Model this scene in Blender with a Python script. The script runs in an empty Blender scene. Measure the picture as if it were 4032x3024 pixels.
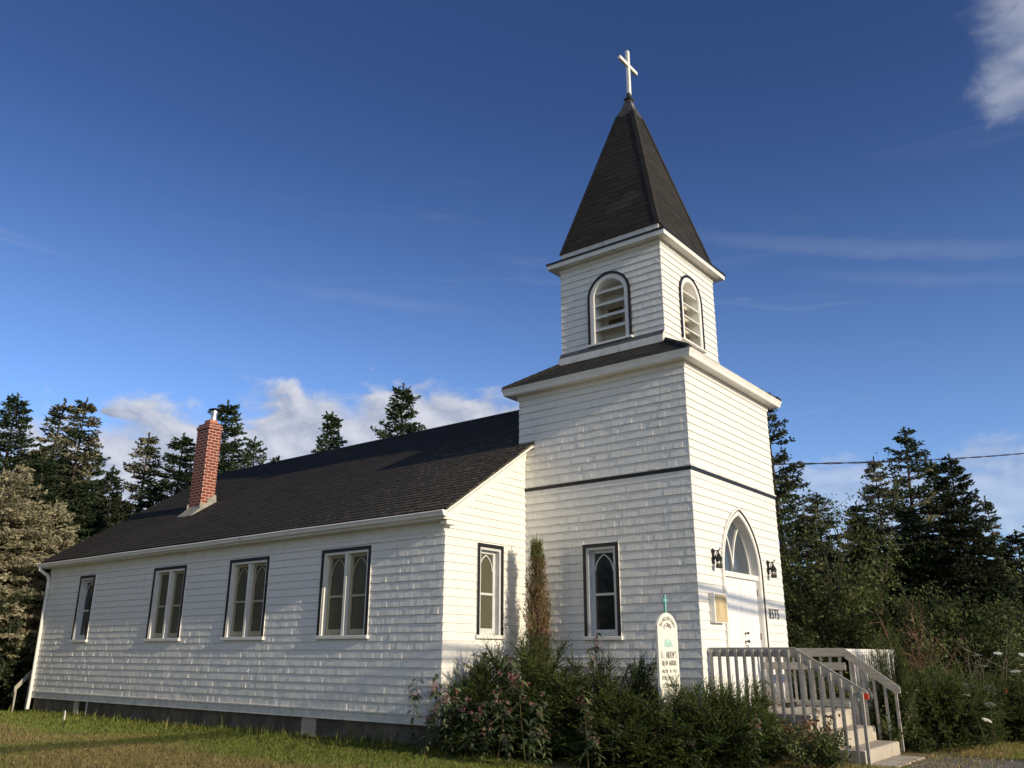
import bpy, math, random
import numpy as np
from math import sin, cos, pi, sqrt, atan2, radians
from mathutils import Matrix, Vector
C = bpy.context.scene
COL = C.collection

# ------------------------------------------------------------------ camera, sky, sun, exposure
F_PX = 3319.07
cam = bpy.data.cameras.new('camera'); camo = bpy.data.objects.new('camera', cam); COL.objects.link(camo)
cam.sensor_fit = 'HORIZONTAL'; cam.sensor_width = 36.0; cam.lens = F_PX / 4032 * 36.0
cam.clip_start = 0.05; cam.clip_end = 3000
yaw, pit, rol = 0.9072, 0.3095, 0.0021
fw = Vector((sin(yaw)*cos(pit), cos(yaw)*cos(pit), sin(pit)))
rt = Vector((cos(yaw), -sin(yaw), 0)); up = rt.cross(fw)
r2 = rt*cos(rol)+up*sin(rol); u2 = -rt*sin(rol)+up*cos(rol)
M = Matrix.Identity(4)
for i in range(3):
    M[i][0] = r2[i]; M[i][1] = u2[i]; M[i][2] = -fw[i]
M.translation = Vector((-12.5157, -6.0712, 1.4591))
camo.matrix_world = M
C.camera = camo
C.render.resolution_x, C.render.resolution_y = 1024, 768
C.view_settings.view_transform = 'Standard'; C.view_settings.look = 'None'
C.view_settings.exposure = 0.0; C.view_settings.gamma = 1.0
C.view_settings.use_curve_mapping = False
C.cycles.max_bounces = 6; C.cycles.diffuse_bounces = 4; C.cycles.transparent_max_bounces = 6

SUN_DIR = Vector((-0.058, -1.0, 0.307)).normalized()      # towards the sun
SUN_EL = math.asin(SUN_DIR.z)
sl = bpy.data.lights.new('sun', 'SUN'); so = bpy.data.objects.new('sun', sl); COL.objects.link(so)
sl.energy = 4.3; sl.angle = radians(0.53); sl.color = (1.0, 0.84, 0.585)
so.rotation_euler = SUN_DIR.to_track_quat('Z', 'Y').to_euler(); so.location = (0, -30, 20)

W = bpy.data.worlds.new('World'); C.world = W; W.use_nodes = True
wt = W.node_tree; wn = wt.nodes; wl = wt.links; wn.clear()


class NB:
    """tiny node-tree helper"""
    def __init__(s, tree): s.t = tree
    def new(s, typ, **kw):
        n = s.t.nodes.new(typ)
        for k, v in kw.items(): setattr(n, k, v)
        return n
    def put(s, sock, v):
        if isinstance(v, bpy.types.NodeSocket): s.t.links.new(v, sock)
        elif v is not None:
            if hasattr(sock.default_value, '__len__') and not hasattr(v, '__len__'):
                sock.default_value = (v, v, v, 1)[:len(sock.default_value)]
            elif hasattr(v, '__len__') and len(sock.default_value) == 4 and len(v) == 3: sock.default_value = (*v, 1)
            else: sock.default_value = v
    def m(s, op, a, b=None, c=None, clamp=False):
        n = s.new('ShaderNodeMath', operation=op); n.use_clamp = clamp
        s.put(n.inputs[0], a)
        if b is not None: s.put(n.inputs[1], b)
        if c is not None: s.put(n.inputs[2], c)
        return n.outputs[0]
    def vm(s, op, a, b=None):
        n = s.new('ShaderNodeVectorMath', operation=op); s.put(n.inputs[0], a)
        if b is not None: s.put(n.inputs[1], b)
        return n.outputs['Value'] if op in ('DOT_PRODUCT', 'LENGTH') else n.outputs[0]
    def mix(s, f, a, b, blend='MIX'):
        n = s.new('ShaderNodeMix', data_type='RGBA', blend_type=blend)
        s.put(n.inputs[0], f); s.put(n.inputs[6], a); s.put(n.inputs[7], b)
        return n.outputs[2]
    def ramp(s, f, lo, hi):                                   # smoothstep
        n = s.new('ShaderNodeMapRange', interpolation_type='SMOOTHSTEP')
        s.put(n.inputs[0], f); s.put(n.inputs[1], lo); s.put(n.inputs[2], hi)
        return n.outputs[0]
    def noise(s, vec, scale=5, detail=3, rough=.55, dist=0):
        n = s.new('ShaderNodeTexNoise'); s.put(n.inputs['Vector'], vec)
        n.inputs['Scale'].default_value = scale; n.inputs['Detail'].default_value = detail
        n.inputs['Roughness'].default_value = rough; n.inputs['Distortion'].default_value = dist
        return n.outputs['Fac']
    def mapping(s, vec, scale=(1, 1, 1), rot=(0, 0, 0)):
        n = s.new('ShaderNodeMapping'); s.put(n.inputs['Vector'], vec)
        n.inputs['Scale'].default_value = scale; n.inputs['Rotation'].default_value = rot
        return n.outputs[0]
    def attr(s, name): return s.new('ShaderNodeAttribute', attribute_name=name).outputs['Fac']


def build_world():
    b = NB(wt)
    out = b.new('ShaderNodeOutputWorld'); bg = b.new('ShaderNodeBackground')
    sky = b.new('ShaderNodeTexSky', sky_type='NISHITA')
    sky.sun_disc = False; sky.sun_elevation = SUN_EL
    sky.sun_rotation = atan2(SUN_DIR.x, SUN_DIR.y) % (2*pi)
    sky.altitude = 0; sky.air_density = 1.0; sky.dust_density = 0.35; sky.ozone_density = 3.0
    d = b.new('ShaderNodeTexCoord').outputs['Generated']
    sx = b.new('ShaderNodeSeparateXYZ'); b.put(sx.inputs[0], d)
    az = b.m('MULTIPLY', b.m('ARCTAN2', sx.outputs[0], sx.outputs[1]), 180/pi)
    el = b.m('MULTIPLY', b.m('ARCSINE', sx.outputs[2]), 180/pi)
    blobs = [(30, 9.0, 13, 6.6), (38, 11.5, 9, 6.0), (45.0, 13.4, 7, 5.0), (50.5, 13.0, 4.5, 4.4), (38, 7, 20, 6.5),
             (88.9, 34.2, 4.0, 3.4), (86.9, 31.9, 3.0, 2.4), (91.0, 36.5, 6, 3.8), (26.0, 14.2, 1.3, .4),
             (84.5, 9.0, 7.0, 3.6), (72, 8.5, 9, 4.0), (100, 12, 12, 6), (10, 8, 12, 6)]
    mask = None
    for a, e, ra, re in blobs:
        da = b.m('DIVIDE', b.m('SUBTRACT', az, a), ra); de = b.m('DIVIDE', b.m('SUBTRACT', el, e), re)
        r = b.m('SUBTRACT', 1.0, b.m('SQRT', b.m('ADD', b.m('MULTIPLY', da, da), b.m('MULTIPLY', de, de))))
        mask = r if mask is None else b.m('MAXIMUM', mask, r)
    cv = b.new('ShaderNodeCombineXYZ'); b.put(cv.inputs[0], b.m('MULTIPLY', az, .1)); b.put(cv.inputs[1], b.m('MULTIPLY', el, .17))
    n1 = b.noise(cv.outputs[0], 2.6, 9, .58, .35)
    cv2 = b.new('ShaderNodeCombineXYZ'); b.put(cv2.inputs[0], b.m('ADD', b.m('MULTIPLY', az, .1), 0.05)); b.put(cv2.inputs[1], b.m('ADD', b.m('MULTIPLY', el, .17), .09))
    n2 = b.noise(cv2.outputs[0], 2.6, 9, .58, .35)
    dens = b.m('ADD', b.m('MULTIPLY', mask, 1.7), b.m('MULTIPLY', b.m('SUBTRACT', n1, .5), 2.1))
    cov = b.m('MULTIPLY', b.ramp(dens, .02, b.m('ADD', .55, b.m('MULTIPLY', b.ramp(el, 22, 30), .75))), b.m('SUBTRACT', .93, b.m('MULTIPLY', b.ramp(el, 22, 30), .28)))
    cov = b.m('MULTIPLY', cov, b.m('SUBTRACT', 1.0, b.m('MULTIPLY', b.m('MULTIPLY', b.ramp(az, 60, 68), b.ramp(el, 22, 16)), .5)))
    # cloud field added over the unseen western sky to brighten the shaded walls
    wd = b.m('ADD', b.m('MULTIPLY', b.ramp(b.m('ABSOLUTE', b.m('ADD', az, 100)), 75, 40), b.m('MULTIPLY', b.ramp(el, 2, 8), b.ramp(el, 70, 45))), b.m('MULTIPLY', b.m('SUBTRACT', n1, .5), 1.2))
    west_fill = b.m('MULTIPLY', b.ramp(wd, .25, .7), .9)
    # thin wisps
    cvw = b.new('ShaderNodeCombineXYZ'); b.put(cvw.inputs[0], b.m('MULTIPLY', az, .05)); b.put(cvw.inputs[1], b.m('MULTIPLY', el, .45))
    wis = b.m('MULTIPLY', b.ramp(b.noise(cvw.outputs[0], 1.1, 6, .6, .8), .56, .85), .22)
    wis = b.m('MULTIPLY', wis, b.ramp(el, 36, 22))
    for a_, e_, ra, re, op, sl_ in ((78, 24.5, 16, .75, .11, -.21), (42, 23.1, 9, .6, .07, -.05), (80, 22.3, 9, .5, .06, -.2)):
        da = b.m('DIVIDE', b.m('SUBTRACT', az, a_), ra); de = b.m('DIVIDE', b.m('SUBTRACT', b.m('ADD', el, b.m('ADD', b.m('MULTIPLY', n1, .8), b.m('MULTIPLY', b.m('SUBTRACT', az, a_), -sl_))), e_+.4), re)
        g = b.m('SUBTRACT', 1.0, b.m('ADD', b.m('MULTIPLY', da, da), b.m('MULTIPLY', de, de)), clamp=True)
        wis = b.m('MAXIMUM', wis, b.m('MULTIPLY', b.m('MULTIPLY', g, op), b.m('ADD', .4, n2)))
    light = b.m('ADD', .62, b.m('MULTIPLY', b.m('SUBTRACT', n1, n2), 2.2), clamp=True)
    ccol = b.mix(b.m('MULTIPLY', light, b.m('SUBTRACT', 1.0, b.m('MULTIPLY', b.ramp(el, 22, 30), .5))), (.27, .33, .47), (.70, .71, .77))
    # graded sky: deep polarised-looking blue above, paler low down
    sk = b.mix(1.0, sky.outputs[0], b.mix(b.m('POWER', b.ramp(el, 42, 4), 1.25), (.62, .76, 1.18), (1.72, 1.88, 2.4)), 'MULTIPLY')
    STR = 0.085
    ccol_s = b.vm('SCALE', ccol); ccol_s.node.inputs['Scale'].default_value = 1/STR
    col = b.mix(wis, sk, ccol_s)
    col = b.mix(cov, col, ccol_s)
    col = b.mix(west_fill, col, tuple(x/STR for x in (.32, .365, .45)))
    b.put(bg.inputs[0], col); bg.inputs[1].default_value = STR
    wl.new(bg.outputs[0], out.inputs[0])


build_world()

# ------------------------------------------------------------------ materials
MATS = {}


def newmat(name):
    m = bpy.data.materials.new(name); m.use_nodes = True
    b = NB(m.node_tree); p = m.node_tree.nodes['Principled BSDF']; MATS[name] = m
    oc = b.new('ShaderNodeTexCoord').outputs['Object']
    return m, b, p, oc


def bump(b, p, h, strength=.3, dist=.01):
    n = b.new('ShaderNodeBump'); n.inputs['Strength'].default_value = strength; n.inputs['Distance'].default_value = dist
    b.put(n.inputs['Height'], h); b.put(p.inputs['Normal'], n.outputs[0])


def plain(name, col, rough=.6, var=.12, scale=8, metal=0, bs=0.0, spec=.4, grime=None):
    m, b, p, oc = newmat(name)
    n = b.noise(oc, scale, 5, .6)
    c = b.mix(b.ramp(n, .3, .7), tuple(x*(1-var) for x in col), tuple(min(1, x*(1+var*.6)) for x in col))
    if grime:
        g = b.noise(b.mapping(oc, (1, 1, .35)), 5.5, 6, .7)
        c = b.mix(b.ramp(g, .6-.1*grime[3], .78), c, grime[:3])
    b.put(p.inputs['Base Color'], c); p.inputs['Roughness'].default_value = rough
    p.inputs['Metallic'].default_value = metal; p.inputs['Specular IOR Level'].default_value = spec
    if bs: bump(b, p, b.noise(oc, scale*6, 4), bs, .01)
    return m


def mat_shingle_paint():
    m, b, p, oc = newmat('white_shingle_paint')
    r = b.attr('rnd')
    grain = b.noise(b.mapping(oc, (55, 55, 2.2)), 1, 4, .65)
    blot = b.noise(oc, 1.6, 4, .6)
    c = b.mix(b.ramp(blot, .3, .75), (.79, .785, .76), (.82, .815, .79))
    c = b.mix(b.m('MULTIPLY', b.m('ABSOLUTE', b.m('SUBTRACT', b.m('MINIMUM', r, 1.0), .5)), .35), c, (.70, .70, .675))
    peel = b.noise(b.mapping(oc, (30, 30, 7)), 1, 5, .7)
    zone = b.noise(oc, .9, 2, .5)
    pm = b.m('MULTIPLY', b.ramp(peel, .66, .71), b.ramp(zone, .5, .6))
    c = b.mix(b.m('MULTIPLY', pm, .75), c, (.42, .40, .37))
    c = b.mix(b.ramp(r, 1.4, 1.6), c, (.30, .285, .26))  # butt faces coloured dark: grime, plus painted shade under each course
    st = b.noise(b.mapping(oc, (14, 14, .5)), 1, 4, .6)
    c = b.mix(b.m('MULTIPLY', b.ramp(st, .52, .8), .30), c, (.46, .44, .38))
    sz = b.new('ShaderNodeSeparateXYZ'); b.put(sz.inputs[0], oc)
    splash = b.m('MULTIPLY', b.ramp(sz.outputs[2], 1.15, .5), b.ramp(b.noise(oc, 6, 5, .7), .35, .7))
    c = b.mix(b.m('MULTIPLY', splash, .3), c, (.40, .38, .32))
    b.put(p.inputs['Base Color'], c); p.inputs['Roughness'].default_value = .55
    p.inputs['Specular IOR Level'].default_value = .35
    coarse = b.noise(b.mapping(oc, (26, 26, 1.1)), 1, 2, .5)
    bump(b, p, b.m('ADD', b.m('MULTIPLY', grain, .5), coarse), .6, .006)


def mat_roof():
    m, b, p, oc = newmat('asphalt_shingles')
    r = b.attr('rnd')
    g = b.noise(oc, 160, 2, .6)
    c = b.mix(r, (.021, .0205, .0205), (.058, .055, .053))
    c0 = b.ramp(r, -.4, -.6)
    c = b.mix(b.m('MULTIPLY', b.ramp(g, .4, .75), .5), c, (.085, .078, .070))
    sx = b.new('ShaderNodeSeparateXYZ'); b.put(sx.inputs[0], oc)
    moss_zone = b.m('MULTIPLY', b.ramp(sx.outputs[1], 7.5, 3.6), b.ramp(sx.outputs[2], 6.2, 5.3))
    mo = b.noise(oc, 9, 6, .72); mo2 = b.noise(oc, 42, 3, .7)
    mm = b.m('MULTIPLY', b.ramp(b.m('ADD', b.m('MULTIPLY', mo, .5), b.m('MULTIPLY', mo2, .5)), .50, .60), moss_zone)
    c = b.mix(b.m('MULTIPLY', mm, .75), c, b.mix(b.noise(oc, 5, 2), (.17, .125, .045), (.30, .28, .22)))
    sp = b.new('ShaderNodeTexVoronoi'); b.put(sp.inputs['Vector'], oc); sp.inputs['Scale'].default_value = 8
    spk = b.m('MULTIPLY', b.ramp(sp.outputs['Distance'], .24, .13), b.ramp(b.noise(oc, .8, 3), .4, .58))
    spk = b.m('MULTIPLY', spk, b.m('MULTIPLY', b.ramp(sx.outputs[1], 11, 5), b.ramp(sx.outputs[2], 6.3, 5.8)))
    c = b.mix(b.m('MULTIPLY', spk, .7), c, b.mix(b.noise(oc, 4, 1), (.30, .29, .25), (.26, .17, .07)))
    fade = b.noise(b.mapping(oc, (.5, .25, .5)), 1, 5, .65)
    c = b.mix(b.m('MULTIPLY', b.ramp(fade, .45, .7), .35), c, (.075, .066, .056))
    c = b.mix(c0, c, (.008, .008, .008))  # near-black butt faces paint in the shade line below each course
    b.put(p.inputs['Base Color'], c); p.inputs['Roughness'].default_value = .95
    p.inputs['Specular IOR Level'].default_value = .15
    bump(b, p, g, .5, .006)


def mat_brick():
    m, b, p, oc = newmat('red_brick')
    sx = b.new('ShaderNodeSeparateXYZ'); b.put(sx.inputs[0], oc)
    cv = b.new('ShaderNodeCombineXYZ')
    b.put(cv.inputs[0], b.m('ADD', sx.outputs[0], sx.outputs[1])); b.put(cv.inputs[1], sx.outputs[2])
    t = b.new('ShaderNodeTexBrick'); b.put(t.inputs['Vector'], cv.outputs[0])
    t.inputs['Color1'].default_value = (.155, .032, .02, 1); t.inputs['Color2'].default_value = (.235, .05, .03, 1)
    t.inputs['Mortar'].default_value = (.55, .36, .29, 1); t.inputs['Scale'].default_value = 1
    t.inputs['Mortar Size'].default_value = .0095; t.inputs['Brick Width'].default_value = .20
    t.inputs['Row Height'].default_value = .076; t.inputs['Mortar Smooth'].default_value = .1; t.inputs['Bias'].default_value = -.1
    c = b.mix(b.m('MULTIPLY', b.ramp(b.noise(oc, 9, 5, .7), .6, .8), .25), t.outputs[0], (.42, .30, .25))
    b.put(p.inputs['Base Color'], c); p.inputs['Roughness'].default_value = .85
    bump(b, p, b.m('SUBTRACT', b.m('MULTIPLY', b.noise(oc, 60, 3), .3), t.outputs['Fac']), .6, .008)


def mat_concrete(name, base, dark, sc=3):
    m, b, p, oc = newmat(name)
    n = b.noise(oc, sc, 8, .65); n2 = b.noise(oc, sc*14, 4, .6)
    c = b.mix(b.ramp(n, .35, .7), dark, base)
    c = b.mix(b.m('MULTIPLY', b.ramp(n2, .45, .75), .35), c, tuple(x*.6 for x in base))
    b.put(p.inputs['Base Color'], c); p.inputs['Roughness'].default_value = .9; p.inputs['Specular IOR Level'].default_value = .2
    bump(b, p, n2, .4, .01)


def mat_weathered_wood(name, base, dark, axis=(40, 3, 40)):
    m, b, p, oc = newmat(name)
    n = b.noise(b.mapping(oc, axis), 1, 5, .65); n2 = b.noise(oc, 3, 4, .6)
    c = b.mix(b.ramp(n, .3, .75), dark, base)
    c = b.mix(b.m('MULTIPLY', b.ramp(n2, .5, .75), .35), c, tuple(x*.7 for x in base))
    b.put(p.inputs['Base Color'], c); p.inputs['Roughness'].default_value = .8; p.inputs['Specular IOR Level'].default_value = .25
    bump(b, p, n, .3, .004)


def mat_leaf(name, c0, c1, rough=.6, trans=.25, extra=None, spec=.3):
    """leaf colour varies from leaf to leaf through the face attribute 'rnd'; extra = a second species colour where rnd > 1"""
    m, b, p, oc = newmat(name)
    r = b.attr('rnd')
    c = b.mix(b.m('MINIMUM', r, 1.0), c0, c1)
    if extra: c = b.mix(b.m('SUBTRACT', r, 1.0, clamp=True), c, extra)
    b.put(p.inputs['Base Color'], c); p.inputs['Roughness'].default_value = rough
    p.inputs['Specular IOR Level'].default_value = spec
    tr = b.new('ShaderNodeBsdfTranslucent'); b.put(tr.inputs['Color'], c)
    mx = b.new('ShaderNodeMixShader'); mx.inputs[0].default_value = trans
    out = [n for n in m.node_tree.nodes if n.type == 'OUTPUT_MATERIAL'][0]
    m.node_tree.links.new(p.outputs[0], mx.inputs[1]); m.node_tree.links.new(tr.outputs[0], mx.inputs[2])
    m.node_tree.links.new(mx.outputs[0], out.inputs[0])


def mat_glass(name, base, rough, spec=.5):
    m, b, p, oc = newmat(name)
    n = b.noise(oc, 3, 3, .6)
    b.put(p.inputs['Base Color'], b.mix(n, base, tuple(x*1.5 for x in base)))
    p.inputs['Roughness'].default_value = rough; p.inputs['Specular IOR Level'].default_value = spec
    bump(b, p, b.noise(oc, 2.2, 1), .05, .02)


def mat_ground():
    m, b, p, oc = newmat('dry_lawn_soil')
    n = b.noise(oc, .5, 6, .6); n2 = b.noise(oc, 9, 6, .7)
    c = b.mix(b.ramp(n, .35, .65), (.13, .14, .04), (.29, .235, .125))
    c = b.mix(b.m('MULTIPLY', b.ramp(n2, .4, .7), .5), c, (.13, .10, .055))
    b.put(p.inputs['Base Color'], c); p.inputs['Roughness'].default_value = .95; p.inputs['Specular IOR Level'].default_value = .1
    bump(b, p, n2, .8, .04)


def mat_gravel():
    m, b, p, oc = newmat('grey_gravel')
    v = b.new('ShaderNodeTexVoronoi'); b.put(v.inputs['Vector'], oc); v.inputs['Scale'].default_value = 45
    n = b.noise(oc, 2, 5, .6)
    c = b.mix(b.noise(v.outputs['Position'], 60, 1), (.10, .095, .09), (.30, .28, .26))
    c = b.mix(b.m('MULTIPLY', b.ramp(n, .45, .7), .5), c, (.16, .13, .09))
    b.put(p.inputs['Base Color'], c); p.inputs['Roughness'].default_value = .9; p.inputs['Specular IOR Level'].default_value = .2
    bump(b, p, b.m('SUBTRACT', 1, v.outputs['Distance']), .8, .012)


mat_shingle_paint(); mat_roof(); mat_brick(); mat_ground(); mat_gravel()
plain('white_trim_paint', (.80, .79, .76), .5, .06, 6, grime=(.48, .47, .43, .1))
plain('worn_white_paint', (.70, .69, .66), .6, .12, 8, grime=(.30, .29, .27, .9), bs=.2)
plain('black_trim_paint', (.012, .013, .017), .45, .2, 12)
plain('cream_sash_paint', (.40, .37, .26), .5, .08, 6)
plain('grey_sash_paint', (.60, .62, .63), .5, .08, 6)
plain('door_paint', (.80, .81, .83), .35, .03, 3)
plain('soffit_paint', (.74, .73, .69), .6, .08, 3, grime=(.30, .29, .25, .2))
plain('dark_weathered_lead', (.06, .058, .055), .7, .4, 20, grime=(.45, .44, .42, .6), bs=.3)
plain('galvanised_steel', (.55, .56, .57), .35, .15, 14, metal=.9)
plain('black_iron', (.014, .013, .013), .5, .3, 25, bs=.2)
plain('tan_board', (.58, .47, .28), .5, .08, 5)
plain('ink', (.03, .032, .03), .7, .3, 40)
plain('teal_paint', (.20, .46, .42), .6, .15, 14)
plain('pale_teal_paint', (.42, .62, .56), .7, .18, 22)
plain('sign_board_paint', (.80, .78, .70), .55, .05, 6, grime=(.55, .52, .44, .1))
plain('red_tape', (.62, .05, .015), .4, .05)
plain('orange_tape', (.75, .22, .07), .4, .05)
plain('blue_tape', (.06, .25, .42), .4, .05)
plain('cable_rubber', (.02, .02, .022), .6, .2, 4)
plain('brass_knob', (.22, .15, .08), .35, .1, 5, metal=.8)
plain('vent_brown', (.12, .085, .05), .7, .2, 9)
plain('louver_back_paint', (.50, .48, .42), .7, .1, 6)  # plain greyish paint of the board behind the slats
plain('terracotta', (.48, .20, .12), .8, .15, 9)
plain('umbel_white', (.80, .80, .72), .7, .06, 30)
plain('slate_flashing', (.085, .09, .10), .6, .25, 9)
mat_concrete('foundation_concrete', (.175, .155, .13), (.085, .076, .064))
mat_concrete('step_concrete', (.56, .51, .43), (.40, .355, .29), 2.2)
mat_concrete('flashing_cement', (.42, .41, .36), (.25, .25, .22), 6)
mat_weathered_wood('grey_deck_wood', (.47, .445, .40), (.30, .28, .25))
mat_weathered_wood('bark', (.115, .095, .075), (.045, .038, .03), (20, 20, 3))
mat_weathered_wood('pale_twig', (.34, .29, .24), (.17, .14, .11), (20, 20, 4))
mat_weathered_wood('russet_twig', (.27, .155, .105), (.12, .07, .05), (20, 20, 4))
mat_weathered_wood('plant_stem', (.13, .14, .05), (.08, .05, .035), (20, 20, 4))
mat_glass('textured_pane', (.080, .075, .052), .4, .15)
mat_glass('clear_pane', (.012, .012, .012), .05, .5)
mat_glass('transom_pane', (.05, .06, .075), .12, .5)
mat_leaf('spruce_needles', (.034, .050, .026), (.09, .115, .055), extra=(.48, .43, .29))
mat_leaf('fir_needles', (.034, .06, .031), (.095, .135, .062), extra=(.20, .17, .10))
mat_leaf('black_spruce_needles', (.025, .036, .02), (.06, .076, .036), extra=(.12, .10, .07))
mat_leaf('lichen_needles', (.25, .235, .15), (.62, .57, .40), extra=(.10, .12, .055))
mat_leaf('juniper_needles', (.014, .026, .0075), (.058, .09, .020), extra=(.29, .36, .08), trans=.35)
mat_leaf('cedar_needles', (.13, .075, .032), (.27, .165, .075), extra=(.07, .12, .022))
mat_leaf('alder_leaves', (.044, .064, .022), (.14, .18, .056), extra=(.20, .19, .06), trans=.35)
mat_leaf('dry_leaves', (.12, .065, .035), (.26, .15, .08), trans=.2)
mat_leaf('balsam_leaves', (.045, .075, .04), (.13, .175, .08), extra=(.28, .34, .14), trans=.35)
mat_leaf('balsam_petals', (.50, .14, .20), (.74, .38, .42), extra=(.82, .70, .68), trans=.4)
mat_leaf('grass_blades', (.42, .32, .16), (.21, .285, .06), extra=(.36, .44, .11), trans=.35)

# ------------------------------------------------------------------ mesh helpers
V3 = lambda *a: np.array(a, float)


class MB:
    def __init__(s): s.v = []; s.f = []; s.mi = []; s.r = []; s.mats = []; s.cur = 0; s.rnd = .5
    def use(s, mat):
        if mat not in s.mats: s.mats.append(mat)
        s.cur = s.mats.index(mat); return s
    def poly(s, pts, rnd=None):
        i = len(s.v); s.v.extend([tuple(p) for p in pts]); s.f.append(tuple(range(i, i+len(pts))))
        s.mi.append(s.cur); s.r.append(s.rnd if rnd is None else rnd)
    def box(s, x0, x1, y0, y1, z0, z1, fr=None):
        P = [(x, y, z) for x in (x0, x1) for y in (y0, y1) for z in (z0, z1)]
        if fr: P = [fr(*p) for p in P]
        for q in ((0, 1, 3, 2), (4, 6, 7, 5), (0, 4, 5, 1), (2, 3, 7, 6), (0, 2, 6, 4), (1, 5, 7, 3)):
            s.poly([P[k] for k in q])
    def bevbox(s, x0, x1, y0, y1, z0, z1, c=.006, fr=None):
        """a box with chamfered vertical and horizontal edges (8 corner triangles left open-free)"""
        P = {}
        xs, ys, zs = (x0, x1), (y0, y1), (z0, z1)
        g = lambda i, j, k, a: [(xs[i]+(0 if a == 0 else (c if i == 0 else -c))),
                                (ys[j]+(0 if a == 1 else (c if j == 0 else -c))),
                                (zs[k]+(0 if a == 2 else (c if k == 0 else -c)))]
        tr = fr if fr else (lambda x, y, z: (x, y, z))
        pt = lambda i, j, k, a: tr(*g(i, j, k, a))
        for a in range(3):
            for e in (0, 1):
                q = []
                for (m, n) in ((0, 0), (1, 0), (1, 1), (0, 1)):
                    ijk = [0, 0, 0]; ijk[a] = e; ijk[(a+1) % 3] = m; ijk[(a+2) % 3] = n
                    q.append(pt(*ijk, a))
                s.poly(q)
        for a in range(3):                      # edges along axis a
            b_, c_ = (a+1) % 3, (a+2) % 3
            for m in (0, 1):
                for n in (0, 1):
                    A = [0, 0, 0]; A[b_] = m; A[c_] = n
                    B = list(A); B[a] = 1
                    s.poly([pt(*A, b_), pt(*B, b_), pt(*B, c_), pt(*A, c_)])
        for i in (0, 1):
            for j in (0, 1):
                for k in (0, 1): s.poly([pt(i, j, k, 0), pt(i, j, k, 1), pt(i, j, k, 2)])
    def tube(s, pts, rad, n=6, cap=True):
        pts = [np.array(p, float) for p in pts]
        if not hasattr(rad, '__len__'): rad = [rad]*len(pts)
        rings = []
        for i, p in enumerate(pts):
            d = pts[min(i+1, len(pts)-1)]-pts[max(i-1, 0)]; d /= np.linalg.norm(d)+1e-9
            a = np.cross(d, (0, 0, 1.)) if abs(d[2]) < .95 else np.cross(d, (1., 0, 0)); a /= np.linalg.norm(a)
            c = np.cross(d, a)
            rings.append([p+rad[i]*(a*cos(2*pi*k/n)+c*sin(2*pi*k/n)) for k in range(n)])
        for A, B in zip(rings[:-1], rings[1:]):
            for k in range(n): s.poly([A[k], A[(k+1) % n], B[(k+1) % n], B[k]])
        if cap: s.poly(rings[0]); s.poly(rings[-1])
    def lathe(s, c, prof, n=16):
        rings = [[(c[0]+r*cos(2*pi*k/n), c[1]+r*sin(2*pi*k/n), c[2]+z) for k in range(n)] for r, z in prof]
        for A, B in zip(rings[:-1], rings[1:]):
            for k in range(n): s.poly([A[k], A[(k+1) % n], B[(k+1) % n], B[k]])
        s.poly(rings[0]); s.poly(rings[-1])
    def rect_loft(s, x0, x1, y0, y1, prof, rnd=None):
        """ring surface round a rectangle; prof = [(outward offset, z), ...]"""
        rings = [[(x0-o, y0-o, z), (x1+o, y0-o, z), (x1+o, y1+o, z), (x0-o, y1+o, z)] for o, z in prof]
        for A, B in zip(rings[:-1], rings[1:]):
            for k in range(4): s.poly([A[k], A[(k+1) % 4], B[(k+1) % 4], B[k]], rnd)
    def band(s, fr, outer, inner, n0, n1, closed=False, front=True):
        """moulding between two outlines in the (u,v) plane of frame fr, from depth n0 to n1"""
        k = len(outer); rg = range(k if closed else k-1)
        for i in rg:
            j = (i+1) % k
            o0, o1, i0, i1 = outer[i], outer[j], inner[i], inner[j]
            if front: s.poly([fr(*o0, n1), fr(*o1, n1), fr(*i1, n1), fr(*i0, n1)])
            s.poly([fr(*o0, n0), fr(*o1, n0), fr(*o1, n1), fr(*o0, n1)])
            s.poly([fr(*i0, n0), fr(*i1, n0), fr(*i1, n1), fr(*i0, n1)])
        if not closed:
            for e in (0, -1):
                s.poly([fr(*outer[e], n0), fr(*inner[e], n0), fr(*inner[e], n1), fr(*outer[e], n1)])
    def build(s, name, parent=None, smooth=False):
        return mesh_obj(name, s.v, s.f, s.mats, s.mi, s.r, parent, smooth)


def mesh_obj(name, v, f, mats, mi=None, r=None, parent=None, smooth=False):
    me = bpy.data.meshes.new(name); me.from_pydata([tuple(p) for p in v], [], f)
    for m in mats: me.materials.append(MATS[m])
    if mi is not None and len(mats) > 1: me.polygons.foreach_set('material_index', np.array(mi, np.int32))
    if r is not None:
        a = me.attributes.new('rnd', 'FLOAT', 'FACE'); a.data.foreach_set('value', np.array(r, np.float32))
    if smooth: me.polygons.foreach_set('use_smooth', np.ones(len(me.polygons), bool))
    o = bpy.data.objects.new(name, me); COL.objects.link(o)
    if parent: o.parent = parent
    return o


def leaf_mesh(name, V, k, rnd, mat):
    """V: (n,k,3) one polygon of k corners per leaf, built fast"""
    n = len(V); me = bpy.data.meshes.new(name)
    me.vertices.add(n*k); me.vertices.foreach_set('co', V.reshape(-1).astype(np.float32))
    me.loops.add(n*k); me.loops.foreach_set('vertex_index', np.arange(n*k, dtype=np.int32))
    me.polygons.add(n)
    me.polygons.foreach_set('loop_start', (np.arange(n)*k).astype(np.int32))
    me.polygons.foreach_set('loop_total', np.full(n, k, np.int32))
    me.update(calc_edges=True)
    a = me.attributes.new('rnd', 'FLOAT', 'FACE'); a.data.foreach_set('value', rnd.astype(np.float32))
    me.materials.append(MATS[mat])
    return me


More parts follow.
